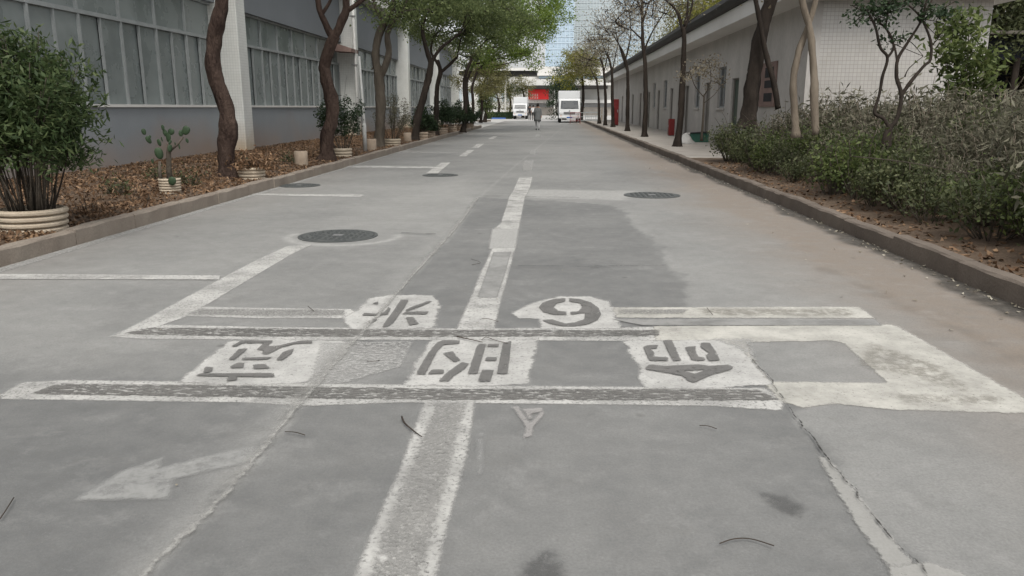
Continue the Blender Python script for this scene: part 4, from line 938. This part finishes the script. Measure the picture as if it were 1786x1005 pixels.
pl, top = planter('planter', 298, 338, .33, .24, 'small cream ribbed planter holding the cactus', 6)
cac = tag(empty('prickly_pear', top), 'prickly pear cactus with round pads in a small ribbed planter', 'cactus')
def pad(c, rx, rz, tilt, az, name='pad'):
    rx *= .8; rz *= .85
    m = MB().lathe([(rx * math.sin(math.pi * i / 8) * (.75 + .3 * i / 8), -rz * math.cos(math.pi * i / 8)) for i in range(1, 8)], 12, sy=.32)
    m.obj(name, M['cactus'], cac, c, (0, tilt, az), True)
MB().tube([(0, 0, -.05), (.01, 0, .2), (.03, 0, .42), (.05, 0, .55)], [.045, .04, .035, .03], 8, .2).obj('stem', M['bark_grey'], cac, smooth=True)
MB().tube([(-.12, 0, -.05), (-.14, 0, .12), (-.12, 0, .3)], [.03, .026, .02], 7, .2).obj('stem', M['bark_grey'], cac, smooth=True)
MB().tube([(.04, 0, .45), (.18, 0, .55), (.28, 0, .66)], [.02, .016, .012], 6, .2).obj('stem', M['bark_grey'], cac, smooth=True)
for c, rx, rz, tl, az in [((-.26 + .07 * i + .03 * math.sin(i * 5), .05 * math.cos(i * 3), .30 + .36 * abs(math.sin(i * 1.7))), .030, .046, math.sin(i * 2.3) * .7, i * .8) for i in range(9)] + [((-.12, 0, .42), .085, .11, -.2, .3), ((.05, 0, .66), .06, .09, .1, -.2), ((.0, .02, .72), .045, .07, -.3, .4), ((.10, 0, .74), .065, .06, .4, .2), ((.33, 0, .76), .08, .085, .5, .1), ((.25, 0, .72), .05, .06, .2, .6),
                          ((-.10, 0, .58), .05, .07, -.4, -.3), ((-.26, 0, .62), .05, .075, -.5, .2), ((-.32, 0, .74), .045, .06, -.2, .5), ((-.02, 0, .80), .035, .055, -.1, 0), ((.08, -.05, .5), .05, .07, .3, .9), ((.12, -.16, .02), .08, .08, .2, .2)]: pad(c, rx, rz, tl, az)

def potplant(top, h, w, nl, leaf, L, W, name, label, cat='plant', group=None, stems=14, bark='bark_grey'):
    o = shrub_proto('p', h, w, nl, M[leaf], L, W, stems, M[bark], .07, .3, .45); o.name = name; o.location = top; tag(o, label, cat, group); return o
pl, top = planter('planter', 440, 312, .50, .24, 'ribbed cream planter behind the first trunk with withered growth', 4)
potplant(top, .30, .26, 700, 'litter', .11, .03, 'dry_plant', 'low withered brown plant in the planter by the tiled column', stems=22)
pl, top = planter('planter', 598, 273, .52, .25, 'ribbed cream planter at the foot of the forked trunk', 3)
potplant(top, 1.75, .62, 2600, 'leaf_dark', .085, .035, 'potted_shrub', 'dark leafy potted shrub spreading in front of the forked trunk', 'shrub', stems=16)
pl, top = planter('planter', 684, 254, .62, .26, 'low ribbed planter with a pale shrub past the knotty trunk', 3)
potplant(top, 1.7, .85, 2400, 'leaf_sage', .07, .025, 'potted_shrub', 'thin grey green potted shrub against the grey wall', 'shrub', stems=20)
for px_, py_, d, h, lab in [(526, 289, .30, .36, 'plain round concrete stub between the first two trunks'), (648, 262, .32, .40, 'plain round concrete stub beside the knotty trunk'), (711, 247, .30, .38, 'plain round concrete stub before the leaning trunk')]:
    q = G(px_, py_, .14); s = tag(empty('concrete_stub', (q.x, q.y, z1(zL, q.x, q.y) - .04)), lab, 'stub', 'concrete stubs in the leaf bed')
    MB().lathe([(d / 2 * .98, 0), (d / 2, .05), (d / 2 * .98, h * .5), (d / 2, h - .02), (d / 2 - .02, h)], 20).obj('body', M['stump'], s, smooth=True)
    MB().lathe([(d / 2 - .05, h), (d / 2 - .05, h + .012), (.01, h + .012)], 16).obj('top', M['soil'], s)
bl = [(738, 243, .45, 'leaf_dark', 1.15, .5, 'dark small shrub in a planter next to the leaning trunk'), (752, 239, .4, 'leaf_dark', .5, .3, 'tiny dark shrub in a planter next to the slim trunk'), (772, 234, .55, 'leaf_dark', 1.45, .75, 'dense dark clipped bush in the middle of the planter row'),
      (790, 230, .5, 'leaf_dark', 1.55, .8, 'dense dark bush towards the end of the planter row'), (806, 226, .5, 'leaf_dark', 1.35, .75, 'rounded dark bush near the end of the bed'), (820, 224, .5, 'leaf_dark', 1.2, .6, 'last dark bush at the end of the left kerb')]
for px_, py_, d, lm, h, w, lab in bl:
    pl, top = planter('planter', px_, py_, d, .34, 'round planter under the ' + lab.replace(' in a planter', ''), 3, 'stump', None)
    potplant(top, h, w, 2600, lm, .09, .05, 'bush', lab, 'bush', stems=26, bark='bark_dark')

for i, (px_, py_, h_) in enumerate([(205, 345, .22), (245, 352, .18), (330, 325, .28), (360, 318, .24), (420, 300, .3), (470, 296, .26), (505, 285, .24), (150, 372, .2), (270, 318, .22), (545, 276, .25)]):
    q = G(px_, py_, .15); lab_ = ['green weed tuft sprouting through the fallen leaves', 'dry brown weed tuft among the fallen leaves'][i % 2]
    potplant((q.x, q.y, z1(zL, q.x, q.y) - .03), h_, .16, 160, 'leaf_hedge' if i % 2 == 0 else 'litter', .075, .022, 'weed_tuft', lab_, 'weed', ['green weeds in the leaf bed', 'dry weeds in the leaf bed'][i % 2], 10)
# ------------------------------------------------------------------ manhole covers and twigs
def manhole(px, py, r, label):
    q = G(px, py); o = tag(empty('manhole_cover', (q.x, q.y, 0)), label, 'manhole')
    MB().lathe([(r + .045, 0), (r + .045, .008), (r + .005, .009), (r + .005, .0)], 40).obj('rim', M['iron'], o)
    MB().lathe([(r, 0), (r, .011), (.01, .011)], 40).obj('plate', M['iron'], o)
    mb = MB(); n_ = 0; s_ = r / 5.2
    for i in range(-5, 6):
        for j in range(-5, 6):
            x, y = i * s_, j * s_
            if math.hypot(x, y) > r * .88 or math.hypot(x, y) < r * .16: continue
            a = .6 if (i + j) % 2 else 2.2; c, s2 = math.cos(a), math.sin(a); l, w_ = s_ * .38, s_ * .12
            mb.add([(x + c*l - s2*w_, y + s2*l + c*w_, .0155), (x - c*l - s2*w_, y - s2*l + c*w_, .0155), (x - c*l + s2*w_, y - s2*l - c*w_, .0155), (x + c*l + s2*w_, y + s2*l - c*w_, .0155),
                    (x + c*l - s2*w_, y + s2*l + c*w_, .0105), (x - c*l - s2*w_, y - s2*l + c*w_, .0105), (x - c*l + s2*w_, y - s2*l - c*w_, .0105), (x + c*l + s2*w_, y + s2*l - c*w_, .0105)],
                   [(0, 1, 2, 3), (0, 4, 5, 1), (1, 5, 6, 2), (2, 6, 7, 3), (3, 7, 4, 0)])
    mb.obj('tread', M['iron'], o, kind='stuff')
    MB().box(-r * .14, r * .14, -r * .09, r * .09, .0105, .0165).obj('badge', M['grey_metal'], o)
manhole(590, 412, .40, 'large round iron manhole cover where the bay line ends')
manhole(522, 324, .34, 'round iron manhole cover near the left kerb')
manhole(768, 306, .34, 'round iron manhole cover beside a short white dash')
manhole(1137, 341, .42, 'round iron manhole cover in the pale concrete near the dirty gutter')
tw = [([(701, 727), (706, 738), (722, 752), (736, 762)], 'short dark twig lying over the centre line edge'), ([(797, 587), (820, 592), (842, 597)], 'dark twig on the white patch at the middle characters'), ([(840, 593), (848, 588), (865, 594), (885, 599)], 'thin bent twig beside a thicker twig'),
      ([(840, 555), (855, 557), (869, 561)], 'small twig on the centre line by the numeral'), ([(1255, 948), (1280, 940), (1310, 940), (1350, 952)], 'long curved thin stalk on the open grey asphalt'), ([(1220, 742), (1235, 743), (1250, 748)], 'short stalk on the asphalt close to the crack'),
      ([(823, 462), (838, 458), (822, 452)], 'forked sprig beside the centre line'), ([(497, 753), (515, 754), (532, 759)], 'short pale stalk beside the seam'), ([(537, 534), (543, 539), (548, 543)], 'tiny twig at the edge of the far line'), ([(1233, 537), (1238, 543), (1243, 549)], 'tiny twig lying on the cream line'),
      ([(640, 630), (655, 630), (662, 629)], 'tiny stick in the faded area beside the characters'), ([(0, 905), (14, 884), (24, 868)], 'thin dark stalk near the ghost arrow')]
for pts, lab in tw:
    P = [G(a, b, .014 + .004 * (i % 2)) for i, (a, b) in enumerate(pts)]; o = tag(empty('twig', P[0]), lab, 'twig', 'fallen twigs on the road')
    mb = MB(); limb(mb, [p - P[0] for p in P], .0048 if 'dark twig' in lab else .0019, .002, 6, .2, 4)
    d = (P[-1] - P[0]); mb.obj('stick', M['wood'], o, smooth=True)

# ------------------------------------------------------------------ vehicles
def wheel(par, x, y, r, w):
    t = MB().lathe([(r * .62, -w/2), (r * .95, -w/2), (r, -w * .35), (r, w * .35), (r * .95, w/2), (r * .62, w/2)], 24).obj('wheel', M['black'], par, (x, y, r), (0, math.pi / 2, 0), True)
    MB().lathe([(r * .60, -w * .42), (r * .60, w * .42), (r * .2, w * .46), (.01, w * .46)], 18).obj('rim', M['grey_metal'], t, smooth=False)
def truck(px, py, label, W=2.1, H=3.0, L=5.6, cabh=2.2, boxed=True, cab_w=None):
    q = G(px, py); o = tag(empty('box_truck', (q.x, q.y, 0)), label, 'truck')
    cw = (cab_w or W * .94) / 2; w = W / 2
    MB().box(-w, w, 1.75, L, .85, H).obj('cargo_box', M['white_metal'], o, bevel=.03)
    for x in (-w - .004, w - .036): MB().box(x, x + .04, 1.71, 1.75, .85, H).obj('box_trim', M['grey_metal'], o)
    prof = [(0, .42), (-.02, .95), (.04, 1.25), (.30, cabh - .12), (.42, cabh), (1.6, cabh + .02), (1.6, .42)]
    n_ = len(prof); vs_ = [(-cw, y, z) for y, z in prof] + [(cw, y, z) for y, z in prof]
    MB().add(vs_, [tuple(range(n_)), tuple(range(2 * n_ - 1, n_ - 1, -1))] + [(i, i + n_, (i + 1) % n_ + n_, (i + 1) % n_) for i in range(n_)]).obj('cab', M['white_metal'], o, bevel=.03)
    # windscreen on the sloping front
    y0, z0_, y1, z1_ = .055, 1.30, .285, cabh - .17
    sc = MB().add([(-cw * .86, y0 - .02, z0_), (cw * .86, y0 - .02, z0_), (cw * .80, y1 - .02, z1_), (-cw * .80, y1 - .02, z1_), (-cw * .86, y0 + .02, z0_), (cw * .86, y0 + .02, z0_), (cw * .80, y1 + .02, z1_), (-cw * .80, y1 + .02, z1_)],
             [(0, 1, 2, 3), (7, 6, 5, 4), (0, 4, 5, 1), (1, 5, 6, 2), (2, 6, 7, 3), (3, 7, 4, 0)]).obj('windscreen', M['glass_dark'], o)
    for s in (-.3, .3): MB().tube([(s - .2, y0 - .03, z0_ + .02), (s + .25, y0 - .005, z0_ + .12)], .012, 5).obj('wiper', M['black'], sc)
    gr = MB().box(-cw * .55, cw * .55, -.055, -.018, .82, 1.02).obj('grille', M['grey_metal'], o)
    for i in range(3): MB().box(-cw * .52, cw * .52, -.06, -.054, .845 + i * .06, .865 + i * .06).obj('slat', M['black'], gr)
    MB().lathe([(.07, 0), (.07, .02), (.01, .022)], 14).obj('badge', M['alu'], o, (0, -.02, 1.12), (math.pi / 2, 0, 0))
    for s in (-1, 1):
        hl = MB().box(s * cw * .80 - .13, s * cw * .80 + .13, -.05, -.01, .80, 1.0).obj('headlight', M['lamp_glass'], o, bevel=.015)
        MB().box(s * cw * .80 - .06, s * cw * .80 + .06, -.04, -.01, .60, .68).obj('fog_lamp', M['orange'], o)
        mr = MB().tube([(s * cw, .25, cabh - .35), (s * (cw + .16), .12, cabh - .32), (s * (cw + .16), .12, cabh - .75)], .015, 6).obj('mirror_arm', M['black'], o)
        MB().box(s * (cw + .16) - .08, s * (cw + .16) + .08, .08, .13, cabh - .75, cabh - .40).obj('mirror', M['black'], mr, bevel=.01)
        MB().add([(s * (cw + .006), .42, 1.28), (s * (cw + .006), 1.3, 1.28), (s * (cw + .006), 1.3, cabh - .16), (s * (cw + .006), .62, cabh - .16)], [(0, 1, 2, 3)]).obj('side_window', M['glass_dark'], o)
        wheel(o, s * (cw - .12), .75, .38, .22); wheel(o, s * (w - .16), L - 1.3, .38, .3)
    bp = MB().box(-cw * 1.02, cw * 1.02, -.12, .05, .42, .62).obj('bumper', M['white_metal'], o, bevel=.03)
    MB().box(-.26, .26, -.127, -.121, .46, .58).obj('number_plate', M['blue'], bp)
    MB().box(-.35, .35, .3, L - .1, .5, .84).obj('chassis', M['black'], o)
    return o
truck(993, 214.5, 'tall white box truck parked facing up the street by the barriers', 2.15, 3.02, 5.8, 2.25)
truck(907, 208, 'small white truck standing beyond the walkers near the red banner', 1.85, 2.75, 4.8, 1.95)

# ------------------------------------------------------------------ people
def person(px, py, label, h, top_m, leg_m, robe=False, stride=.18, arm_sw=.12, rz=0.0, foot_px=None):
    q = G(px, py); o = tag(empty('person', (q.x, q.y, 0), rz), label, 'person'); s = h / 1.72
    # one continuous figure grown from a skeleton
    J = {'pel': (0, 0, .93), 'chest': (0, .02, 1.22), 'neck': (0, .02, 1.45), 'head': (0, .03, 1.56), 'crown': (0, .02, 1.66),
         'shl': (-.17, .02, 1.40), 'ell': (-.25, -arm_sw * .3, 1.14), 'hal': (-.25, arm_sw, .90), 'fil': (-.24, arm_sw + .04, .80), 'shr': (.17, .02, 1.40), 'elr': (.25, -.02, 1.14), 'har': (.25, -arm_sw, .90), 'fir': (.24, -arm_sw, .80),
         'hil': (-.09, 0, .90), 'knl': (-.10, stride * .6, .50), 'anl': (-.09, stride * .5, .09), 'tol': (-.09, stride * .5 + .16, .04), 'hir': (.09, 0, .90), 'knr': (.10, -stride * .15, .50), 'anr': (.09, -stride, .12), 'tor': (.09, -stride + .14, .04)}
    E_ = [('pel', 'chest'), ('chest', 'neck'), ('neck', 'head'), ('head', 'crown'), ('neck', 'shl'), ('shl', 'ell'), ('ell', 'hal'), ('hal', 'fil'), ('neck', 'shr'), ('shr', 'elr'), ('elr', 'har'), ('har', 'fir'),
          ('pel', 'hil'), ('hil', 'knl'), ('knl', 'anl'), ('anl', 'tol'), ('pel', 'hir'), ('hir', 'knr'), ('knr', 'anr'), ('anr', 'tor')]
    Rr = {'pel': (.15, .11), 'chest': (.155, .11), 'neck': (.06, .06), 'head': (.082, .095), 'crown': (.07, .085), 'shl': (.06, .06), 'shr': (.06, .06), 'ell': (.043, .043), 'elr': (.043, .043), 'hal': (.034, .03), 'har': (.034, .03), 'fil': (.02, .03), 'fir': (.02, .03),
          'hil': (.085, .09), 'hir': (.085, .09), 'knl': (.058, .06), 'knr': (.058, .06), 'anl': (.042, .045), 'anr': (.042, .045), 'tol': (.042, .035), 'tor': (.042, .035)}
    ks = list(J); me = bpy.data.meshes.new('figure'); me.from_pydata([tuple(v * s for v in J[k]) for k in ks], [(ks.index(a), ks.index(b)) for a, b in E_], [])
    tmp = bpy.data.objects.new('figure_cage', me); COL.objects.link(tmp)
    md = tmp.modifiers.new('skin', 'SKIN'); sb = tmp.modifiers.new('sub', 'SUBSURF'); sb.levels = 2; sb.render_levels = 2
    for i, k in enumerate(ks): me.skin_vertices[0].data[i].radius = tuple(r * s for r in Rr[k])
    me.skin_vertices[0].data[0].use_root = True
    dg = bpy.context.evaluated_depsgraph_get(); m2 = bpy.data.meshes.new_from_object(tmp.evaluated_get(dg)); bpy.data.objects.remove(tmp)
    m2.name = 'figure'; m2.materials.clear()
    for mm in (M['skin'], top_m, leg_m, M['black']): m2.materials.append(mm)
    for p in m2.polygons:
        c = p.center / s
        p.material_index = 0 if c.z > 1.44 or (abs(c.x) > .2 and c.z < (1.12 if not robe else .93)) else (1 if c.z > .92 else (3 if c.z < .11 else 2))
        p.use_smooth = True
    link('figure', m2, None, o)
    MB().lathe([(.088 * s, 1.55 * s), (.098 * s, 1.62 * s), (.09 * s, 1.70 * s), (.05 * s, 1.745 * s), (.01, 1.75 * s)], 14, (0, -.01, 0), 1, 1.1).obj('hair', M['hair'], o, smooth=True)
    if robe: MB().lathe([(.235 * s, .58 * s), (.23 * s, .75 * s), (.205 * s, 1.0 * s), (.20 * s, 1.2 * s), (.185 * s, 1.36 * s), (.10 * s, 1.45 * s)], 18, (0, .01, 0), 1, .78).obj('tunic', top_m, o, smooth=True)
    return o
person(937.5, 227.5, 'person in a long grey tunic walking away along the middle of the road', 1.68, M['cloth_grey'], M['cloth_pale'], True, .2)
person(924, 210, 'person in black walking beside the small white truck', 1.72, M['cloth_black'], M['cloth_black'], False, .16)
person(930, 210.5, 'person in white shirt and black trousers past the grey walker', 1.7, M['cloth_white'], M['cloth_black'], False, .12)
person(838, 206.5, 'person in white shirt standing beside the white pole', 1.7, M['cloth_white'], M['cloth_black'], False, .06)

# ------------------------------------------------------------------ far street furniture
q = G(843, 207); po = tag(empty('white_pole', (q.x, q.y, 0)), 'tall white pole at the corner before the dark low hedge', 'pole')
MB().tube([(0, 0, 0), (0, 0, 4.8)], .12, 12).obj('shaft', M['fascia_white'], po, smooth=True)
MB().lathe([(.22, 0), (.22, .12), (.13, .14)], 14).obj('base', M['grey_metal'], po)
a, b = G(846, 207.5), G(893, 208); hd = tag(empty('low_hedge', ((a.x + b.x) / 2, a.y, 0)), 'dark clipped low hedge in a blue edged bed', 'hedge')
n = 7000; hw = (b.x - a.x) / 2; pts = np.stack([rng.uniform(-hw, hw, n), rng.uniform(-.6, .6, n), rng.uniform(.1, .85, n)], 1)
link('leaves', leaf_mesh('leaves', pts, .14, .08, .3), M['leaf_dark'], hd, kind='stuff'); MB().box(-hw + .1, hw - .1, -.5, .5, 0, .7).obj('core', M['leaf_dark'], hd)
MB().box(-hw * .55, hw * .5, -.85, -.7, 0, .16).obj('blue_edging', M['blue'], hd)
a = G(820, 212); cn = tag(empty('corner_kerb', (a.x, a.y, 0)), kind='structure')
MB().box(-2.5, 2.2, -.1, .1, -.1, .16).obj('kerb_stone', M['kerb_dark'], cn)
q = G(1170, 237, .13); rb = tag(empty('fire_box', (q.x, q.y, .13)), 'small red fire box on the walkway by a grey door', 'cabinet')
MB().box(-.13, .13, -.2, .2, .02, .78).obj('body', M['red'], rb, bevel=.015); MB().box(-.137, -.131, -.17, .17, .08, .70).obj('door', M['red'], rb); MB().box(-.15, -.137, -.02, .02, .4, .5).obj('handle', M['alu'], rb); MB().box(-.11, .11, -.18, .18, 0, .02).obj('plinth', M['black'], rb)
q = G(1073, 219, .13); rb = tag(empty('tall_cabinet', (q.x, q.y, .13)), 'tall red cabinet standing behind a thin trunk on the walkway', 'cabinet')
MB().box(-.2, .2, -.35, .35, .05, 1.9).obj('body', M['red'], rb, bevel=.02); MB().box(-.17, .17, -.358, -.352, .1, 1.85).obj('door', M['red'], rb); MB().box(.10, .14, -.39, -.358, .95, 1.15).obj('handle', M['alu'], rb); MB().box(-.18, .18, -.33, .33, 0, .05).obj('plinth', M['black'], rb)
for i, (px_, z) in enumerate(((1049, .13), (1049, .75))):
    q = G(1049, 212, .13); bx2 = tag(empty('carton', (q.x, q.y, z)), ['white carton on the walkway under another carton', 'white carton stacked on top of another carton'][i], 'carton', 'stacked white cartons')
    MB().box(-.33, .33, -.3, .3, .003, .6).obj('body', M['sack'], bx2, bevel=.015); MB().box(-.05, .05, -.303, .303, .1, .603).obj('tape', M['stump'], bx2)
def barrier(px, py, label, mat, L=1.9, rz=0):
    q = G(px, py); o = tag(empty('barrier', (q.x, q.y, 0), rz), label, 'barrier', 'barriers beside the box truck')
    for z in (.25, .6, .98): MB().tube([(-L/2, 0, z), (L/2, 0, z)], .025, 6).obj('rail', M[mat], o)
    for s in (-1, 1):
        MB().tube([(s * L/2, 0, 0), (s * L/2, 0, 1.0)], .028, 6).obj('post', M[mat], o); MB().tube([(s * L/2, -.28, .02), (s * L/2, .28, .02)], .02, 6).obj('foot', M[mat], o)
    for i in range(1, 8): MB().tube([(-L/2 + L * i / 8, 0, .25), (-L/2 + L * i / 8, 0, .98)], .012, 5).obj('bar', M[mat], o)
barrier(1003, 216, 'low red barrier in front of the box truck bumper', 'red', .9)
barrier(1026, 215.5, 'grey tubular barrier between box truck and kerb', 'alu', 1.9); barrier(1035, 213, 'grey tubular barrier further along the kerb', 'alu', 1.9, .5)
# sack and crate by the first walkway tree
q = G(1197, 251, .13); sk = tag(empty('white_sack', (q.x - .05, q.y, .13)), 'slumped white sack lying against the tree on the walkway', 'sack')
m = MB().lathe([(.10 + .24 * math.cos(math.pi * i / 18) ** .8 - .01 * i, .36 * i / 9) for i in range(10)], 18, sx=1.1, sy=.8)
m.v = [(x * (1 + .12 * mnoise.noise(Vector((x * 6, y * 6, z * 6)))), y * (1 + .15 * mnoise.noise(Vector((y * 5, z * 7, x * 5)))), max(0, z + .05 * mnoise.noise(Vector((x * 5, z * 4, y * 5))))) for x, y, z in m.v]
m.obj('bag', M['sack'], sk, smooth=True); MB().tube([(-.02, 0, .30), (.05, .02, .37), (.16, .03, .36)], [.05, .035, .05], 8, .3).obj('knot', M['sack'], sk, smooth=True)
q = G(1217, 248, .13); cr = tag(empty('plastic_crate', (q.x, q.y, .13)), 'dark green plastic crate under a black lid beside the sack', 'crate')
for y0, y1 in ((-.25, -.225), (.225, .25)): MB().box(-.36, .36, y0, y1, 0, .34).obj('side', M['green_plastic'], cr)
for x0 in (-.36, .335): MB().box(x0, x0 + .025, -.224, .224, 0, .34).obj('end', M['green_plastic'], cr)
MB().box(-.335, .335, -.224, .224, .005, .03).obj('base', M['green_plastic'], cr)
for i in range(5): MB().box(-.30 + i * .13, -.24 + i * .13, -.262, -.251, .03, .31).obj('rib', M['green_plastic'], cr)
MB().box(-.42, .40, -.30, .30, .345, .375).obj('lid', M['black'], cr, rot=(0, -.05, 0), bevel=.008)

# ------------------------------------------------------------------ buildings closing the street
def bparts(root, lst):
    for nm, mt, *b in lst: part(MB().box(*b), nm, M[mt], root)
Yg = 150.0
def bxp(x0, x1, y0, y1, Y, d): # pixel rectangle at depth Y
    a = PY(x0, y1, Y); b = PY(x1, y0, Y); return (a.x, b.x, Y, Y + d, max(a.z, -.1), b.z)
gb = tag(empty('gate_building', (PY(960, 190, Yg).x, Yg, 0)), 'white end building with layered roof bands and a dark canopy', 'building')
bparts(gb, [('main_wall', 'fascia_white', *bxp(890, 1110, 118, 203, Yg + 3, 10)), ('upper_band', 'fascia_white', *bxp(935, 1080, 116, 132, Yg + 1.5, 1.49)), ('glass_band', 'tower_glass', *bxp(940, 1060, 133, 137, Yg + 2.5, .45)),
            ('middle_band', 'fascia_white', *bxp(930, 1080, 138, 149, Yg + .5, 2.4)), ('canopy', 'gutter', *bxp(915, 1060, 149.5, 155, Yg - 2, 4.9)), ('counter_wall', 'fascia_white', *bxp(900, 1080, 174, 180, Yg + 1, 1.9)), ('gate_base', 'paving', *bxp(900, 1080, 187, 203, Yg + 2, .9)), ('gate_band', 'grey_metal', *bxp(905, 1080, 180.5, 186.5, Yg + 2.2, .7))])
for x in (918, 966, 1000): bparts(gb, [('pillar', 'fascia_white', *bxp(x, x + 3, 155.5, 200, Yg - 1.5, .5))])
bn = tag(empty('red_banner', PY(945, 180, Yg)), 'large red banner with pale lettering under the dark canopy', 'banner')
bb = bxp(921, 957, 156, 173.5, Yg - .2, .08); part(MB().box(*bb), 'panel', M['banner_red'], bn)
lx0 = bb[0] + .35
for i in range(4):   # pale characters, too small in the photograph to read
    for j in range(2):
        x_ = lx0 + i * .42; z_ = bb[5] - 1.15 - j * .5
        mb = MB()
        mb.box(x_, x_ + .30, bb[2] - .025, bb[2] - .003, z_ + .24, z_ + .30).box(x_, x_ + .30, bb[2] - .025, bb[2] - .003, z_, z_ + .06).box(x_ + .12, x_ + .18, bb[2] - .024, bb[2] - .004, z_ + .061, z_ + .239)
        part(mb, 'character', M['fascia_white'], bn, kind='stuff')
cb_ = tag(empty('entrance_canopy', (PY(900, 190, 105).x, 105, 0)), 'flat dark edged canopy roof over the left end of the street', 'canopy')
bparts(cb_, [('slab', 'gutter', *bxp(800, 936, 124, 131, 105, 6)), ('edge', 'fascia_white', *bxp(800, 937, 121, 123.6, 104.6, 7))])
for x in (812, 846, 880): bparts(cb_, [('post', 'fascia_white', *bxp(x, x + 3, 131.5, 200, 106, .3))])
ob = tag(empty('pale_building', (PY(820, 190, 118).x, 118, 0)), 'pale low building behind the garden trees at the corner', 'building')
bb = bxp(700, 905, 128, 202, 118, 12); bparts(ob, [('wall', 'fascia_white', *bb), ('roof', 'grey_metal', bb[0] - .3, bb[1] + .3, bb[2] - .3, bb[3] + .3, bb[5], bb[5] + .3)])
for i in range(9):
    x = bb[0] + 1.2 + i * (bb[1] - bb[0] - 2) / 9; w_ = empty('window'); w_.parent = ob; w_.matrix_parent_inverse = Matrix.Translation(-Vector(ob.location))
    MB().box(x, x + 1.1, bb[2] - .03, bb[2] - .004, 2.3, 4.2).obj('pane', M['tower_glass_grey'], w_); MB().box(x - .06, x + 1.16, bb[2] - .08, bb[2] - .003, 2.2, 2.29).obj('sill', M['fascia_white'], w_)
def tower(px0, px1, Y, H, label, wall, glass, nx_, name='tower'):
    a = PY(px0, 150, Y).x; b = PY(px1, 150, Y).x; o = tag(empty(name, ((a + b) / 2, Y, 0)), label, 'tower')
    part(MB().box(a, b, Y, Y + (b - a), 0, H), 'shaft', M[wall], o)
    part(MB().box(a - .4, b + .4, Y - .4, Y + (b - a) + .4, H, H + 1.2), 'parapet', M[wall], o)
    bay = (b - a) / nx_; mb = MB(); fl = 3.1
    for k_ in range(1, int(H / fl)):
        for i in range(nx_): mb.box(a + i * bay + bay * .18, a + i * bay + bay * .82, Y - .12, Y - .02, k_ * fl + .9, k_ * fl + 2.6)
    part(mb, 'windows', M[glass], o, kind='stuff')
    mb = MB()
    for k_ in range(1, int(H / fl)): mb.box(a - .1, b + .1, Y - .35, Y - .01, k_ * fl, k_ * fl + .35)
    part(mb, 'floor_bands', M[wall], o, kind='stuff')
    for i in range(nx_ + 1): part(MB().box(a + i * bay - .22, a + i * bay + .22, Y - .38, Y - .005, 0, H), 'rib', M[wall], o)
    return o
tower(951, 999, 420, 92, 'pale blue glazed tower block seen past the bright crown', 'tower_blue', 'tower_glass', 7)
tower(1000, 1074, 460, 130, 'tall grey white residential tower with close window rows', 'tower_white', 'tower_glass_grey', 14)
tower(1077, 1135, 520, 130, 'bright white tower standing behind the bare street trees', 'tower_white', 'tower_glass', 10)
tower(1140, 1230, 560, 85, 'lower white tower rising behind the row building roof', 'tower_white', 'tower_glass_grey', 12)
